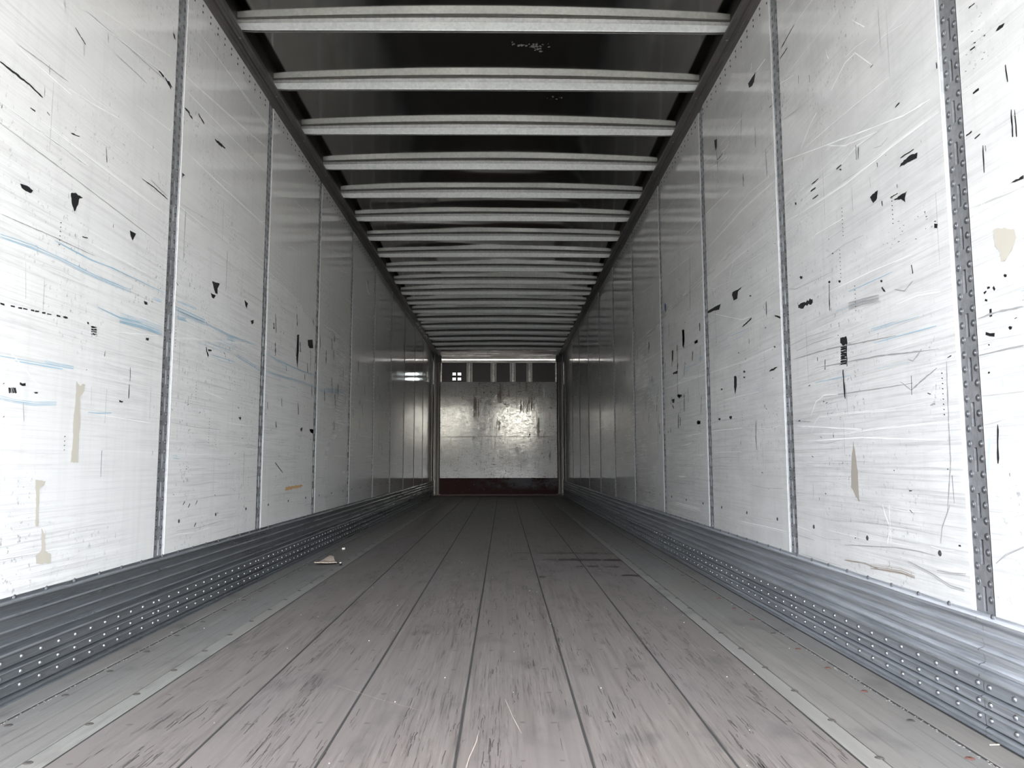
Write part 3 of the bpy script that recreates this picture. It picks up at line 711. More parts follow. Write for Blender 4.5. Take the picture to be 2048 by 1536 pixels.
for _ in range(170):
    y = 1.6+rnd.random()*6; x = rnd.uniform(-1.25, 1.25); r = rnd.uniform(.0005, .0014)
    mb.box(x-r, x+r*1.4, y-r, y+r*1.6, .001, .001+r*1.2)
tag(build('crumbs', mb, plain('pale crumb', (.50, .47, .42), .8)), 'scattered pale wood crumbs and grit lying over the grey floor boards', 'debris', kind='stuff')
# ---------------------------------------------------------------- scuff strips (kick sheets)
prof = [(.294, .001), (.294, .0045), (.2865, .0045), (.2855, .0075), (.2830, .0175), (.2790, .0190), (.2750, .0165), (.2710, .0070), (.2640, .0040), (.2630, .0015), (.2500, .0015), (.2480, .0050),
        (.2455, .0150), (.2415, .0180), (.2370, .0150), (.2330, .0055), (.2250, .0035), (.2240, .0015), (.2120, .0015), (.2100, .0050), (.2075, .0150), (.2035, .0180), (.1990, .0150), (.1950, .0055),
        (.1880, .0035), (.1870, .0015), (.1750, .0015), (.1730, .0050), (.1705, .0150), (.1670, .0180), (.1630, .0150), (.1590, .0060), (.1510, .0040), (.1490, .0080), (.1460, .0180), (.1410, .0200), (.1360, .0170),
        (.1320, .0095), (.1050, .0085), (.1030, .0020), (.0985, .0010), (.0965, .0100), (.0950, .0165), (.0925, .0165), (.0890, .0095), (.0680, .0085), (.0660, .0020), (.0615, .0010),
        (.0595, .0100), (.0580, .0165), (.0555, .0165), (.0520, .0095), (.0270, .0085), (.0250, .0025), (.0210, .0020), (.0190, .0080), (.0160, .0110), (.0120, .0110), (.0100, .0060), (.0070, .0060), (.0050, .0110), (.0005, .0110), (.0005, .0)]
M_CREST_LIT = mat_galv('light-painted ridge', (.50, .53, .56), (.72, .75, .78), .30, .85, (25, 4, 60), (5, 1.5, 14), .2, True)  # lighter tone paints in the light caught by the ridge crests
M_GROOVE_SHADE = mat_galv('shade-painted groove', (.055, .06, .066), (.13, .14, .15), .5, .5, (25, 4, 60), (5, 1.5, 14), .1, True)  # dark tone paints in shade on ridge undersides and in grooves
def kick_mesh(ln, nm, mat):
    mb = MB(); n = 12; g = .0008; rnd = random.Random(int(ln*100))
    ys = [g+(ln-2*g)*i/n for i in range(n+1)]; m = len(prof)
    jit = [[rnd.uniform(-.0005, .0005) for _ in prof] for _ in ys]
    for i, y in enumerate(ys):
        for k, (z, d) in enumerate(prof): mb.v.append((d+jit[i][k]*(d > .012), y, z+jit[i][k]*(1.6 if 0 < k < m-2 else 0)))
    for i in range(n):
        for k in range(m-1):
            d0, d1 = prof[k][1], prof[k+1][1]; zz = prof[k][0]
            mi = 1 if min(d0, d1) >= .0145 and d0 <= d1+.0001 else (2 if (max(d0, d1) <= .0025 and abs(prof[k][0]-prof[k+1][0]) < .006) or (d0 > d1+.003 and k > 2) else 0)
            mb.f.append((i*m+k, i*m+k+1, (i+1)*m+k+1, (i+1)*m+k)); mb.m.append(mi)
    return mb.mesh(nm, [mat, M_CREST_LIT, M_GROOVE_SHADE], fix=False)
def rivet_mesh(r, hgt, ring, nm, mat, n=10):
    """domed rivet standing on the plane x = 0 and pointing to +x"""
    mb = MB(); lv = [(r*1.0, 0), (r*.92, hgt*.45), (r*.6, hgt*.85)]
    if ring: lv = [(ring, 0), (ring*.93, .0009), (r*1.05, .0006)]+lv[1:]
    for rr, hh in lv:
        for a in range(n): mb.v.append((hh, rr*math.cos(2*math.pi*a/n), rr*math.sin(2*math.pi*a/n)))
    for k in range(len(lv)-1):
        for a in range(n): mb.f.append((k*n+a, k*n+(a+1) % n, (k+1)*n+(a+1) % n, (k+1)*n+a)); mb.m.append(0)
    mb.v.append((hgt, 0, 0)); t = len(mb.v)-1; k = len(lv)-1
    for a in range(n): mb.f.append((k*n+a, k*n+(a+1) % n, t)); mb.m.append(0)
    return mb, mb.mesh(nm, mat, smooth=True, fix=False)
rv_k, me_rk = rivet_mesh(.0072, .0055, 0, 'kick rivet', M_RIVET, 10)
rv_f, me_rf = rivet_mesh(.0060, .0035, .0085, 'flange rivet', M_RIVET, 8)
rv_p, me_rp = rivet_mesh(.0052, .0036, .0098, 'post rivet', M_RIVET, 10)
dx_kick = .0090
def kick_rivet_spots(ln):
    sp = []
    for z in (.120, .0790, .0420):
        for k in range(14): sp.append((dx_kick, .0225+(ln-.045)*k/13, z, 0))
    k = 0
    while .045+.1487*k < ln-.01: sp.append((.0045, .045+.1487*k, .2895, 1)); k += 1
    return sp
sheet_me = {}
for s, nm, j0 in ((-1, 'baseboard_left', 3.055-2*PITCHY), (1, 'baseboard_right', 1.897-2*PITCHY)):
    bb = tag(empty(nm), kind='structure')
    starts = [YR]+[j0+PITCHY*k for k in range(0, 14) if YR+.3 < j0+PITCHY*k < Y1-.25]+[Y1-.02]
    for a, b in zip(starts[:-1], starts[1:]):
        ln = b-a; key = (s, round(ln, 3))
        if key not in sheet_me:
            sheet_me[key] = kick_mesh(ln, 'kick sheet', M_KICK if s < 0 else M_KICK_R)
            sp = kick_rivet_spots(ln); mb = MB()
            for (x, y, z, t) in sp: mb.add(rv_f if t else rv_k, Matrix.Translation((x, y, z)))
            sheet_me[key, 'r'] = mb.mesh('kick rivets', M_RIVET, smooth=True, fix=False)
        rz = 0 if s < 0 else math.pi
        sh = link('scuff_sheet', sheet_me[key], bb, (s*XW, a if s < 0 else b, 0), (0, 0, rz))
        if a < 4.2 and b > 1.6:
            for (x, y, z, t) in kick_rivet_spots(ln): link('rivet', me_rf if t else me_rk, sh, (x, y, z))
        else: tag(link('rivet_row', sheet_me[key, 'r'], sh), kind='stuff')
M_TOPRIV = plain('dark rivet head', (.07, .07, .07), .4, .5)
rv_top, _m = rivet_mesh(.0062, .0030, 0, 'top rivet', M_TOPRIV, 6)
# ---------------------------------------------------------------- side walls
def scuffs_for(side, y0, y1, seed):
    """own marks of one lining panel, lying on its face (local x = 0 is the panel face)"""
    rnd = random.Random(seed); mb = MB(); lx = 0
    far = y0 > 6
    def inb(pts): return all(y0 < p[0] < y1 and .3 < p[1] < 2.77 for p in pts)
    def rb(pts, wd, c, jag=.4, seg=.03):
        nonlocal lx
        lx = (lx+1) % 9
        q = [(min(max(p[0], y0+.004), y1-.004), min(max(p[1], .30), 2.77)) for p in pts]
        ribbon(mb, q, wd, .0004+.00006*lx, jag, seg, rnd, SK.index(c), 'x')
    k = .6 if far else 1
    up = lambda z: .02 + .16*max(0, (z-1.1))/1.4
    for _ in range(int(70*k)):       # long fine rub lines
        z = .33+rnd.random()**1.15*2.3; y = rnd.uniform(y0, y1); l = rnd.uniform(.06, .7); sl = up(z)*rnd.uniform(.3, 1.6)-.02
        c = rnd.choice('gglllw' if z < 1.6 else 'glllww'); bend = rnd.uniform(-.012, .012)
        rb([(y, z), (y+l*.5, z+sl*l*.5+bend), (y+l, z+sl*l)], rnd.uniform(.0006, .0018), c, .5, .06)
    for _ in range(int(34*k)):       # little black nicks
        z = .4+rnd.random()*1.5; y = rnd.uniform(y0, y1); a = rnd.uniform(-.5, .5) if rnd.random() < .6 else 1.5; l = rnd.uniform(.004, .02)
        rb([(y, z), (y+l*math.cos(a), z+l*math.sin(a))], rnd.uniform(.0016, .005), 'k', .5, .005)
    for _ in range(int(11*k)):       # upright thin scrapes
        z = rnd.uniform(.5, 2.0); y = rnd.uniform(y0, y1); l = rnd.uniform(.03, .25); rb([(y, z), (y+rnd.uniform(-.004, .004), z+l)], rnd.uniform(.001, .003), rnd.choice('ggk'), .5, .02)
    for _ in range(int(5*k)):        # dotted uprights
        z = rnd.uniform(.5, 1.6); y = rnd.uniform(y0, y1)
        for i in range(rnd.randint(4, 10)): rb([(y, z+i*.014), (y+.006, z+i*.014+.002)], .0035, 'k', .4, .01)
    for _ in range(int(5*k)):        # clusters of specks
        z = rnd.uniform(.45, 1.7); y = rnd.uniform(y0, y1)
        for i in range(16):
            a = y+rnd.gauss(0, .035); b = z+rnd.gauss(0, .03); rb([(a, b), (a+rnd.uniform(.003, .009), b+rnd.uniform(-.002, .004))], rnd.uniform(.001, .003), 'k' if rnd.random() < .6 else 'g', .5, .01)
    if far or y0 > 3.9:
        for _ in range(15 if y0 < 9 else 9):
            z = rnd.uniform(.9, 1.7); y = rnd.uniform(y0, y1); rb([(y, z), (y+rnd.uniform(0, .03), z-rnd.uniform(.03, .12))], rnd.uniform(.006, .02), 'k' if rnd.random() < .8 else 'g', .6, .015)
    for _ in range(int(7*k)):
        z = rnd.uniform(.95, 1.35); y = rnd.uniform(y0, y1); l = rnd.uniform(.1, .35); rb([(y, z), (y+l, z+.02*l)], rnd.uniform(.001, .003), 'b', .5, .04)
    for (sd, c, q) in CHIPS:
        if sd != side or not (y0 < q[0][0] < y1): continue
        pts = []
        for a, b in zip(q, q[1:]+q[:1]):
            pts.append(a); d = math.dist(a, b); n = min(4, int(d/.01))
            for i in range(1, n+1):
                t = i/(n+1); j = min(.002, d*.06); pts.append((a[0]+(b[0]-a[0])*t+rnd.uniform(-j, j), a[1]+(b[1]-a[1])*t+rnd.uniform(-j, j)))
        mb.face([(.0011, min(max(p[0], y0), y1), p[1]) for p in pts], SK.index(c))
    for (sd, c, wd, q) in STREAKS:
        if sd != side: continue
        qq = []
        for a, b in zip(q[:-1], q[1:]):           # keep the stretch that lies on this panel
            if max(a[0], b[0]) <= y0 or min(a[0], b[0]) >= y1: continue
            lo, hi = (a, b) if a[0] <= b[0] else (b, a)
            f = lambda y: lo[1]+(hi[1]-lo[1])*(y-lo[0])/((hi[0]-lo[0]) or 1)
            A = a if y0 < a[0] < y1 else ((y0 if a[0] <= y0 else y1), f(y0 if a[0] <= y0 else y1))
            B = b if y0 < b[0] < y1 else ((y0 if b[0] <= y0 else y1), f(y0 if b[0] <= y0 else y1))
            if not qq: qq.append(A)
            qq.append(B)
        if len(qq) < 2: continue
        if (c in 'bwcn' and wd > .004) or (c == 'g' and wd > .005):              # broad rubs are bundles of fine strokes
            n = max(3, int(wd/.0025))
            for _ in range(n):
                o = rnd.uniform(-.5, .5)*wd; t0 = rnd.uniform(0, .35); t1 = rnd.uniform(.65, 1)
                pp = [(p[0], p[1]+o+rnd.uniform(-.001, .001)) for p in qq]
                if len(pp) == 2: pp = [(pp[0][0]+(pp[1][0]-pp[0][0])*t0, pp[0][1]+(pp[1][1]-pp[0][1])*t0), (pp[0][0]+(pp[1][0]-pp[0][0])*t1, pp[0][1]+(pp[1][1]-pp[0][1])*t1)]
                rb(pp, rnd.uniform(.0007, .0022), c, .6, .03)
        elif False:
            for _ in range(5): rb([(p[0]+rnd.uniform(-.5, .5)*wd*.7, p[1]+rnd.uniform(-.5, .5)*wd*.5) for p in qq], wd*.25, 'g' if rnd.random() < .5 else 'l', .7, .02)
        else: rb(qq, wd, c, .55, .012)
    return mb
hole = MB()
for side, wname, p0 in ((-1, 'wall_left', 3.075), (1, 'wall_right', 1.8925)):
    wall = MB(); xs = sorted((side*(XW+.028), side*(XW+.060))); wall.box(xs[0], xs[1], YR, Y1+.06, -.16, Z_ROOF+.05)
    wo = tag(build(wname, wall, M_SKIN), kind='structure')
    posts = [p0+PITCHY*k for k in range(0, 11) if p0+PITCHY*k < Y1-.3]
    hw = .0425
    ed = [(YR, posts[0]-hw)]+[(a+hw, b-hw) for a, b in zip(posts[:-1], posts[1:])]+[(posts[-1]+hw, Y1-.03)]
    for i, (a, b) in enumerate(ed):
        mb = MB(); mb.box(min(side*XW, side*(XW+.009)), max(side*XW, side*(XW+.009)), a+.0012, b-.0012, ZK-.02, ZT+.02, 0, .0018)
        mb.box(min(side*(XW+.009), side*(XW+.026)), max(side*(XW+.009), side*(XW+.026)), a+.004, b-.004, ZK-.02, ZT+.02, 1)
        pn = build('wall_panel', mb, [M_PANEL, M_DARK], wo)
        sc = scuffs_for(side, a+.002, b-.002, 900+i*2+side)
        def put(v): return (side*(XW-v[0]), v[1], v[2])
        sc.v = [put(v) for v in sc.v]
        tag(build('scuff_mark', sc, SM, pn, fix=False), kind='stuff')
        mb = MB(); y = a+.03                       # double row of rivets under the roof rail, and three low fasteners
        R_ = Matrix.Rotation(0 if side < 0 else math.pi, 4, 'Z')
        y = 3.2725+(.0905*math.ceil((a+.01-3.2725)/.0905))
        while y < b-.005:
            for z in (2.750, 2.7195):
                mb.add(rv_top, Matrix.Translation((side*XW, y, z)) @ R_) if 'rv_top' in globals() else None
            y += .0905
        for off in (.175, .585, 1.01):
            yy = a-hw+off
            if a < yy < b:
                mb.add(rv_f, Matrix.Translation((side*XW, yy, .417)) @ R_)
        if mb.v: tag(build('rivet_row', mb, M_TOPRIV, pn, smooth=True, fix=False), kind='stuff')
    # upright steel posts
    ordn = ['', 'second', 'third', 'fourth', 'fifth', 'sixth', 'seventh', 'eighth', 'ninth', 'tenth', 'eleventh', 'twelfth']
    for i, yp in enumerate(posts):
        if 'post_me' not in globals():
            z0, z1 = ZK-.02, ZT+.015; mb = MB(); zc = [z0]; zs = 1.846-.1145*14
            slots = []
            while zs < z1-.03:
                if zs-.0615 > z0+.01: slots.append((zs-.0615, zs))
                zs += .1145
            cols = [-.0415, -.0365, -.0062, .0062, .0365, .0415]; xx = [-.001, -.0055, -.0055, -.0055, -.0055, -.001]
            for k in (0, 1, 3, 4): mb.face([(xx[k], cols[k], z0), (xx[k+1], cols[k+1], z0), (xx[k+1], cols[k+1], z1), (xx[k], cols[k], z1)])
            zl = z0
            for (sa, sb) in slots+[(z1, z1)]:
                mb.face([(-.0055, cols[2], zl), (-.0055, cols[3], zl), (-.0055, cols[3], sa), (-.0055, cols[2], sa)])
                if sb > sa:
                    A = [(cols[2], sa), (cols[3], sa), (cols[3], sb), (cols[2], sb)]
                    for p, q in zip(A, A[1:]+A[:1]): mb.face([(-.0055, p[0], p[1]), (-.0055, q[0], q[1]), (-.012, q[0], q[1]), (-.012, p[0], p[1])])
                zl = sb
            mb.face([(-.020, -.0415, z0), (-.020, .0415, z0), (-.020, .0415, z1), (-.020, -.0415, z1)], 1)
            post_me = mb.mesh('post', [M_POST, M_DARK], fix=False)
            spots = []
            z = 1.8945-.0382*41
            while z < z1-.01:
                if z > z0+.03: spots += [(-.0055, -.0235, z), (-.0055, .0235, z-.0008)]
                z += .0382
            mb = MB()
            for p in spots: mb.add(rv_p, Matrix.Translation(p))
            post_rv = mb.mesh('post rivets', M_RIVET, smooth=True, fix=False)
        sd = 'left' if side < 0 else 'right'
        nth = 'nearest the camera' if i == 0 else ('farthest, beside the front corner' if i == len(posts)-1 else f'{ordn[i]} from the camera')
        o = link('logistics_post', post_me, None, (side*XW, yp, 0), (0, 0, 0 if side < 0 else math.pi))
        tag(o, f'slotted grey steel post between white panels of the {sd} wall, {nth}', 'post', f'slotted steel posts of the {sd} wall')
        if i == 0:
            for p in spots: link('rivet', me_rp, o, p)
        else: tag(link('rivet_row', post_rv, o), kind='stuff')
# ---------------------------------------------------------------- roof rails
for i, side in enumerate((-1, 1)):
    pr = [(1.3105, 2.775), (1.262, 2.777), (1.258, 2.786), (1.246, 2.7875), (1.243, 2.794), (1.239, 2.794), (1.236, 2.7885), (1.224, 2.7885), (1.221, 2.792), (1.2085, 2.792), (1.2065, 2.795), (1.2065, 2.806), (1.211, 2.807), (1.255, 2.807), (1.257, 2.95), (1.3105, 2.95)]
    mb = MB(); m = len(pr)
    for y in (YR, Y1+.03):
        for (x, z) in pr: mb.v.append((side*x, y, z))
    for k in range(m): mb.f.append((k, (k+1) % m, m+(k+1) % m, m+k)); mb.m.append(0)
    mb.f.append(tuple(range(m))); mb.f.append(tuple(range(2*m-1, m-1, -1))); mb.m += [0, 0]
    rl = tag(build(f'trim_{i+1}', mb, M_RAIL), kind='structure')
    rails = rl if side < 0 else rails
    if side > 0: rail_r = rl
# ---------------------------------------------------------------- roof sheet
def roof_z(x, y):
    z = Z_ROOF+.020*(1-(x/1.26)**2)
    ph = ((y-3.654) / .61) % 1.0
    b = math.sin(math.pi*ph)**2
    amp = .0015+.015*min(1, max(0, (y-4.9)/1.5))
    w = .55+.45*math.sin(x*1.9+y*1.31)+.35*math.sin(x*4.3-y*2.17+1.3)
    edge = max(0.0, 1-(x/1.22)**4)
    return z+amp*b*w*edge
mb = MB(); nx, ny = 56, 520; y0, y1 = YR, Y1+.06
for j in range(ny+1):
    y = y0+(y1-y0)*j/ny
    for i in range(nx+1):
        x = -1.257+2.514*i/nx; mb.v.append((x, y, roof_z(x, y)))
for j in range(ny):
    for i in range(nx):
        a = j*(nx+1)+i; mb.f.append((a, a+nx+1, a+nx+2, a+1)); mb.m.append(0)
ceil = tag(build('ceiling', mb, M_ROOF, smooth=True, fix=False), kind='structure')
mb = MB(); rnd = random.Random(9)
for (cx_, cy_, n, sx, sy_) in ((.27, 3.89, 26, .03, .022), (.19, 3.88, 10, .03, .018), (.40, 4.47, 7, .035, .015)):
    for _ in range(n):                 # chalky smears on the sheet
        x = cx_+rnd.gauss(0, sx); y = cy_+rnd.gauss(0, sy_); a = rnd.uniform(.003, .012)
        mb.face([(x+a*rnd.uniform(.5, 1.2)*math.cos(t*math.pi/3), y+a*1.2*rnd.uniform(.4, 1.2)*math.sin(t*math.pi/3), roof_z(x, y)-.0015) for t in range(6)])
tag(build('chalk_smear', mb, plain('chalk smear', (.16, .16, .155), .7), ceil, fix=False), kind='stuff')
mb = MB(); mb.box(-1.34, 1.34, YR, Y1+.06, 2.951, 2.975); build('roof_cover', mb, M_SKIN, ceil)
# ---------------------------------------------------------------- roof bows
M_FLANGE = mat_galv('shade-painted bow flange', (.13, .13, .125), (.24, .24, .225), .5, .4, (26, 26, 26))  # dark tone paints in shade on the upper flange and inside the channel
def bow_mesh():
    """channel open downwards: bright rear web, darker top flange, hidden front leg"""
    mb = MB(); n = 32
    for i in range(n+1):
        x = -1.256+2.512*i/n; t = 1-(x/1.256)**2
        zb = 2.848+.004*t; zt = Z_ROOF+.0195*t-.0005; zm = zb+.036+.009*t
        if abs(x) > 1.19: zb += .004
        sec = [(-.0330, zt), (-.0335, zt-.003), (-.0265, zm+.003), (-.0255, zm), (-.0250, zb+.002), (-.0240, zb), (-.0215, zb), (-.0210, zb+.002), (-.0210, zm), (.0, zm), (.0, zb+.003), (.0025, zb+.003), (.0030, zt-.004), (.022, zt-.003), (.022, zt)]
        for (dy, z) in sec: mb.v.append((x, dy, z))
    m = len(sec)
    for i in range(n):
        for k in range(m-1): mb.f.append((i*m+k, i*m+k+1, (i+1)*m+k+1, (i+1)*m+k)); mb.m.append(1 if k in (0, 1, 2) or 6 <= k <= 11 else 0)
    mb.f.append(tuple(range(m))); mb.f.append(tuple(range(n*m+m-1, n*m-1, -1))); mb.m += [0, 0]
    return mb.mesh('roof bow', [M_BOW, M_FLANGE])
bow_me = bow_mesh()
sc_mb, sc_me = rivet_mesh(.0050, .0025, .007, 'bow screw', M_RIVET, 8)
ordw = ['first', 'second', 'third', 'fourth', 'fifth', 'sixth', 'seventh', 'eighth', 'ninth', 'tenth', 'eleventh', 'twelfth', 'thirteenth', 'fourteenth', 'fifteenth', 'sixteenth', 'seventeenth', 'eighteenth', 'nineteenth']
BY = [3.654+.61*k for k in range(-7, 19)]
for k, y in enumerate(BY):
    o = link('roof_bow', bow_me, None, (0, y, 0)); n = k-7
    if n >= 0: lab = f'galvanized cross bow under the dark roof, {ordw[n]} one seen from the camera'
    else: lab = f'galvanized cross bow above and behind the view, {ordw[-n-1]} one rearward of the first in view'
    if n == 18: lab = 'galvanized cross bow under the dark roof, last one before the front wall'
    tag(o, lab, 'roof bow', 'roof bows under the dark roof sheet')
    for s in (-1, 1): link('screw', sc_me, o, (s*1.2285, -.055 if s < 0 else -.055, 2.788), (0, math.pi/2, 0))
# ---------------------------------------------------------------- front wall
front = tag(empty('wall_front', (0, Y1, 0)), kind='structure')
def fbox(name, mat, x0, x1, z0, z1, d0, d1, c=0.0):
    mb = MB(); mb.box(x0, x1, -d1, -d0, z0, z1, 0, c); return build(name, mb, mat, front)
lp = fbox('lining_panel', M_FRONT, -1.175, 1.175, 1.1555, 2.245, 0, .012, .002)
lq = fbox('lining_panel', M_FRONT, -1.175, 1.175, .341, 1.1525, 0, .012, .002)
fbox('kick_panel', M_RED, -1.175, 1.175, .035, .341, 0, .010, .002)
mb = MB(); mb.box(-1.24, 1.24, Y1-.155, Y1-.0965, .001, .022, 0, .004); mb.box(-1.145, 1.145, Y1-.0965, Y1-.012, .001, .034, 0, .003)
tag(build('trim_3', mb, plain('oxide red angle', (.05, .008, .006), .5)), kind='structure')
# recessed skin with four daylight holes
hx = (-.893, -.788); hz = (2.31, 2.41); hr = (.031, .024); mb = MB()
xs = [-1.30, hx[0]-hr[0], hx[0]+hr[0], hx[1]-hr[0], hx[1]+hr[0], 1.30]; zs = [2.20, hz[0]-hr[1], hz[0]+hr[1], hz[1]-hr[1], hz[1]+hr[1], 2.70]
for i in range(5):
    for j in range(5):
        if i in (1, 3) and j in (1, 3):
            cx_, cz_ = (xs[i]+xs[i+1])/2, (zs[j]+zs[j+1])/2; n = 16; sq = []; el = []
            for a in range(n):
                t = 2*math.pi*(a+.5)/n; c_, s_ = math.cos(t), math.sin(t); m = max(abs(c_), abs(s_))
                sq.append((cx_+c_/m*hr[0], 0, cz_+s_/m*hr[1])); el.append((cx_+hr[0]*.93*math.copysign(abs(c_)**.6, c_), 0, cz_+hr[1]*.93*math.copysign(abs(s_)**.6, s_)))
            for a in range(n):
                b = (a+1) % n; mb.face([sq[a], sq[b], el[b], el[a]]); mb.face([el[a], el[b], (el[b][0], .004, el[b][2]), (el[a][0], .004, el[a][2])])
            continue
        mb.face([(xs[i], 0, zs[j]), (xs[i+1], 0, zs[j]), (xs[i+1], 0, zs[j+1]), (xs[i], 0, zs[j+1])])
build('recess_skin', mb, M_RECESS, front, (0, .055, 0), fix=False)
mb = MB(); mb.box(-1.34, 1.34, .056, .075, -.16, 2.21); mb.box(-1.34, 1.34, .060, .075, 2.66, 2.975)
build('outer_skin', mb, M_SKIN, front)
fbox('panel_ledge', M_BEAM, -1.175, 1.175, 2.236, 2.2455, -.054, .0)
hb = MB(); hp = [(.0, 2.630), (-.0, 2.668), (-.004, 2.672), (-.030, 2.676), (-.034, 2.700), (-.034, 2.742), (-.03, 2.748), (.0, 2.752), (.0, 2.90), (.054, 2.90), (.054, 2.630)]
m = len(hp)
for x in (-1.16, 1.16):
    for (d, z) in hp: hb.v.append((x, d, z))
for k in range(m): hb.f.append((k, (k+1) % m, m+(k+1) % m, m+k)); hb.m.append(0)
hb.f.append(tuple(range(m))); hb.f.append(tuple(range(2*m-1, m-1, -1))); hb.m += [0, 0]
build('header_beam', hb, M_BEAM, front)
for s in (-1, 1):
    x0, x1 = sorted((s*1.135, s*1.155)); mb = MB(); mb.box(x0, x1, -.012, .054, 2.2455, 2.632, 0, .002)
    ep = build('edge_channel', mb, M_BEAM, front)
    mb = MB()
    for k in range(13): mb.add(rv_p, Matrix.Translation((s*1.128, .0535, 2.27+k*.027)) @ Matrix.Rotation(-math.pi/2, 4, 'Z'))
    tag(build('rivet_row', mb, M_RIVET, ep, fix=False, smooth=True), kind='stuff')
# marks on the front lining
def front_marks(z0, z1, seed, parent, n):
    rnd = random.Random(seed); mb = MB(); lx = 0
    def rb(pts, wd, c, jag=.5, seg=.02):
        nonlocal lx
        lx = (lx+1) % 7; q = [(min(max(p[0], -1.15), 1.15), min(max(p[1], z0), z1)) for p in pts]
        b = len(mb.v); ribbon(mb, q, wd, 0, jag, seg, rnd, SK.index(c), 'x')
        for i in range(b, len(mb.v)): v = mb.v[i]; mb.v[i] = (v[1], -.0126-.0001*lx, v[2])
    for _ in range(n):
        x = rnd.gauss(.15, .6); z = z0+(z1-z0)*rnd.random()**1.2; l = rnd.uniform(.01, .09)
        rb([(x, z), (x+l, z+rnd.uniform(-.01, .01))], rnd.uniform(.002, .007), rnd.choice('kknggw'))
    for _ in range(n//3):
        x = rnd.gauss(.3, .5); z = rnd.uniform(z0, z1); l = rnd.uniform(.01, .05); rb([(x, z), (x+rnd.uniform(-.01, .01), z+l)], rnd.uniform(.003, .010), rnd.choice('kkn'))
    for (x, za, zb, wd, c) in FRONT_RUNS:
        for (a, b) in ((za, zb),):
            if b < z0 or a > z1: continue
            for _ in range(14):
                o = rnd.uniform(-.5, .5)*wd; t0 = rnd.uniform(a, (a+b)/2); t1 = rnd.uniform(t0, b)
                rb([(x+o, max(t0, z0)), (x+o+rnd.uniform(-.008, .008), min(t1, z1))], min(.011, wd*rnd.uniform(.06, .25)), c, .7, .03)
    tag(build('scuff_mark', mb, SM, parent, fix=False), kind='stuff')
FRONT_RUNS = [(-.47, 1.45, 2.15, .07, 'n'), (-.42, 1.45, 1.9, .06, 'n'), (.02, 1.75, 2.24, .07, 'n'), (.06, 1.9, 2.24, .03, 't'), (.55, 2.0, 2.24, .05, 'n'), (.62, 1.65, 2.0, .16, 'n'), (.50, 1.55, 1.9, .2, 'n'),
              (.0, 1.25, 1.55, .08, 't'), (.78, 1.05, 1.56, .045, 't'), (-.86, 1.9, 2.24, .008, 'g'), (.36, 1.45, 2.24, .008, 'g'), (.9, 1.85, 2.22, .03, 'w'), (-.39, 2.15, 2.245, .02, 'g'),
              (1.02, .6, 1.05, .03, 'g'), (.44, .4, .75, .008, 'k'), (.60, 1.12, 1.24, .045, 'k'), (-.49, 1.08, 1.2, .05, 'g'), (-.20, 1.9, 1.97, .01, 'g'), (-.15, 2.02, 2.06, .04, 'k'), (1.0, .7, .85, .02, 'k')]
front_marks(1.157, 2.243, 41, lp, 520); front_marks(.343, 1.151, 42, lq, 420)
# four studs in the recess
def stud_mesh():
    mb = MB(); z0, z1 = 2.2455, 2.672
    pr = [(-.058, .0), (-.058, -.004), (-.036, -.004), (-.031, -.046), (-.024, -.052), (.024, -.052), (.031, -.046), (.036, -.004), (.058, -.004), (.058, .0)]
    for z in (z0, z1):
        for (x, y) in pr: mb.v.append((x, y, z))
    m = len(pr)
    for k in range(m): mb.f.append((k, (k+1) % m, m+(k+1) % m, m+k)); mb.m.append(0)
    mb.f.append(tuple(range(m))); mb.f.append(tuple(range(2*m-1, m-1, -1))); mb.m += [0, 0]
    return mb.mesh('front stud', M_STUD)
M_STUD = mat_galv('dull stud steel', (.16, .16, .15), (.42, .42, .39), .35, .8, (9, 9, 9), (14, 14, 9))
stud_me = stud_mesh(); mb = MB(); Rf = Matrix.Rotation(-math.pi/2, 4, 'Z')
rv_s, me_rs = rivet_mesh(.0085, .005, 0, 'stud rivet', plain('bright stud rivet', (.85, .84, .80), .35, .6), 8)
for s in (-1, 1):
    for k in range(15): mb.add(rv_s, Matrix.Translation((s*.047, -.004, 2.262+k*.026)) @ Rf)
srv_me = mb.mesh('stud rivets', me_rs.materials[0], smooth=True, fix=False)
for x, t in ((-.586, 'leftmost one, right of four bright holes'), (-.104, 'second of the four from the left'), (.281, 'third of the four from the left'), (.616, 'rightmost of the four')):
    o = link('front_stud', stud_me, None, (x, Y1+.0545, 0)); tag(o, f'short steel stud above the front lining, {t}', 'stud', 'short studs in the dark band of the front wall')
    tag(link('rivet_row', srv_me, o), kind='stuff')
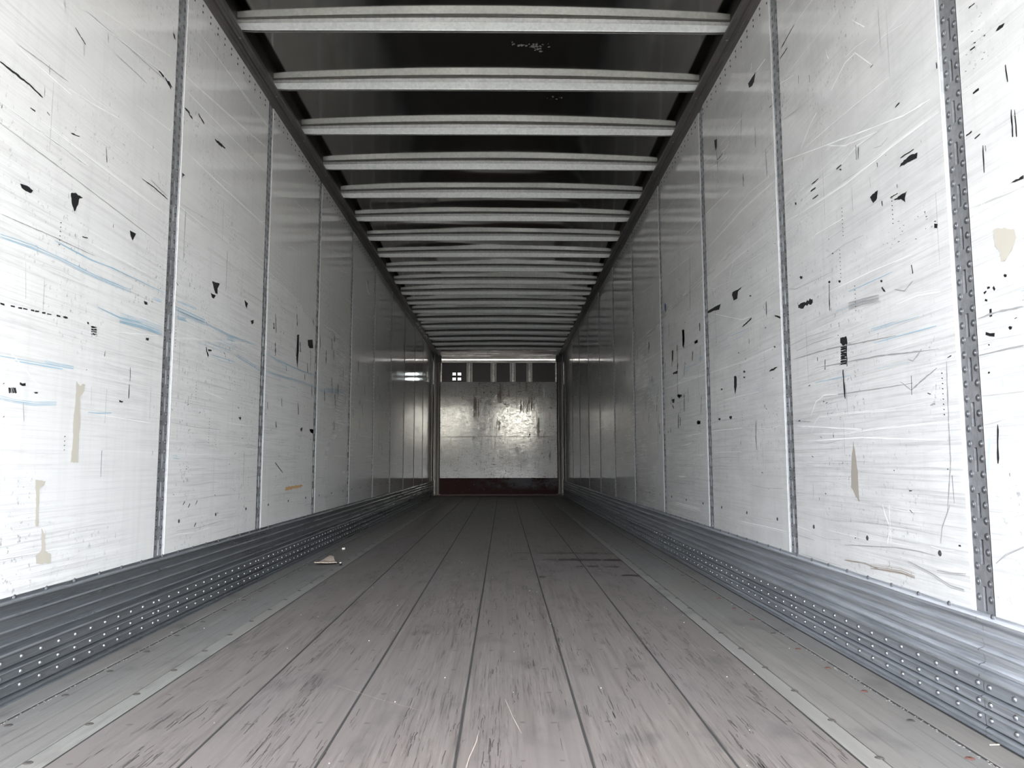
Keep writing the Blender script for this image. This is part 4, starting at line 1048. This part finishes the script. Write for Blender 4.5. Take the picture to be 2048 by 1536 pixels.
# corner posts
for s, t in ((-1, 'left'), (1, 'right')):
    cp = empty('corner_post', (s*1.2, Y1, 0)); tag(cp, f'rounded grey-brown corner post where the front wall meets the {t} wall', 'corner post', 'front corner posts')
    mb = MB(); n = 10; pts = []
    for k in range(n+1):
        a = math.pi/2*k/n; pts.append((-s*.035+s*.045*(1-math.cos(a)) if 0 else s*(.075-.075*math.cos(a)-.040), -.012-.055*math.sin(a)))
    pts = [(s*-.042, -.013)]+[(s*(-.042+.035*(1-math.cos(math.pi/2*k/6))), -.0125-.045*math.sin(math.pi/2*k/6)) for k in range(1, 7)]+[(s*.045, -.075), (s*.070, -.075), (s*.070, -.013)]
    m = len(pts); z0, z1 = .036, 2.765
    for z in (z0, z1):
        for (x, y) in pts: mb.v.append((x, y, z))
    for k in range(m): mb.f.append((k, (k+1) % m, m+(k+1) % m, m+k)); mb.m.append(0)
    mb.f.append(tuple(range(m))); mb.f.append(tuple(range(2*m-1, m-1, -1))); mb.m += [0, 0]
    build('post_body', mb, M_CORNER, cp)
    mb = MB(); mb.box(-.060, .060, -.095, -.013, 2.64, 2.772, 0, .004); build('cap_block', mb, plain('black corner block', (.015, .014, .013), .5), cp)
    mb = MB(); x0, x1 = sorted((s*.0545, s*.070)); mb.box(x0, x1, -.20, -.0755, .30, 2.772, 0, .002); build('edge_strip', mb, M_CORNER, cp)
# dented, scraped stretch of the left rail near the front
mb = MB(); rnd = random.Random(77)
for _ in range(60):
    y = 11.3+rnd.random()*1.5; x = -1.2485+rnd.random()*.036; l = rnd.uniform(.02, .12)
    mb.face([(x, y, 2.7768), (x+rnd.uniform(.003, .012), y+rnd.uniform(0, .02), 2.7766), (x+rnd.uniform(.0, .012), y+l, 2.7768), (x-.002, y+l*.7, 2.7767)])
tag(build('scrape_mark', mb, plain('scraped bare metal', (.75, .66, .55), .3, .6), rails, fix=False), kind='stuff')
# ---------------------------------------------------------------- loose pieces on the floor
def slab(name, pts, z0, z1, mat, curl=0.0, label='', cat='', sub=None):
    mb = MB(); n = len(pts); cx_ = sum(p[0] for p in pts)/n; cy_ = sum(p[1] for p in pts)/n
    up = [z0+curl*((p[0]-cx_)**2+(p[1]-cy_)**2)*30 for p in pts]
    lo = [(p[0], p[1], u) for p, u in zip(pts, up)]; hi = [(p[0], p[1], u+z1-z0) for p, u in zip(pts, up)]
    c0 = (cx_, cy_, z0); c1 = (cx_, cy_, z1); base = len(mb.v); mb.v += lo+hi+[c0, c1]
    for k in range(n):
        j = (k+1) % n
        mb.f += [(k, j, n+j, n+k), (n+k, n+j, 2*n+1), (j, k, 2*n)]; mb.m += [0, 0, 0]
    o = build(name, mb, mat); tag(o, label, cat); return o
card = NT('torn corrugated scrap'); wv = card.noise(card.map((18, 90, 1)), 1, 2)
card.set(Base_Color=card.mix(card.ramp(wv, .4, .6), (.34, .27, .21), (.56, .48, .41)), Roughness=.85)
slab('cardboard_scrap', [(-1.118, 4.93), (-1.122, 5.05), (-1.12, 5.20), (-1.10, 5.285), (-1.07, 5.27), (-1.045, 5.18), (-1.02, 5.10), (-.99, 5.0), (-1.04, 4.96)], .0015, .0055, card.m, .02,
     'torn half-moon scrap of tan cardboard lying by the left edge of the floor', 'cardboard scrap')
chip = slab('dark_chip', [(-.975, 4.93), (-.955, 4.925), (-.945, 4.95), (-.955, 4.985), (-.972, 4.975)], .0015, .016, plain('dark chip', (.02, .02, .018), .6), 0, 'small dark chip with a pale tip beside the cardboard scrap', 'chip')
mb = MB(); mb.box(-.962, -.950, 4.95, 4.965, .012, .021, 0, .002); build('tip', mb, plain('pale tip', (.8, .78, .7), .6), chip)
slab('pebble', [(-1.136, 5.845), (-1.124, 5.838), (-1.114, 5.85), (-1.118, 5.87), (-1.132, 5.872)], .0012, .014, plain('pale pebble', (.72, .69, .6), .7), 0, 'small pale pebble on the left floor edge beyond the cardboard scrap', 'pebble')
slab('wood_splinter', [(1.236, 1.829), (1.262, 1.831), (1.263, 1.8345), (1.238, 1.833)], .0022, .0045, plain('pale splinter', (.34, .32, .27), .7), 0, 'thin pale wood splinter on the right floor edge in the lower right corner', 'splinter')
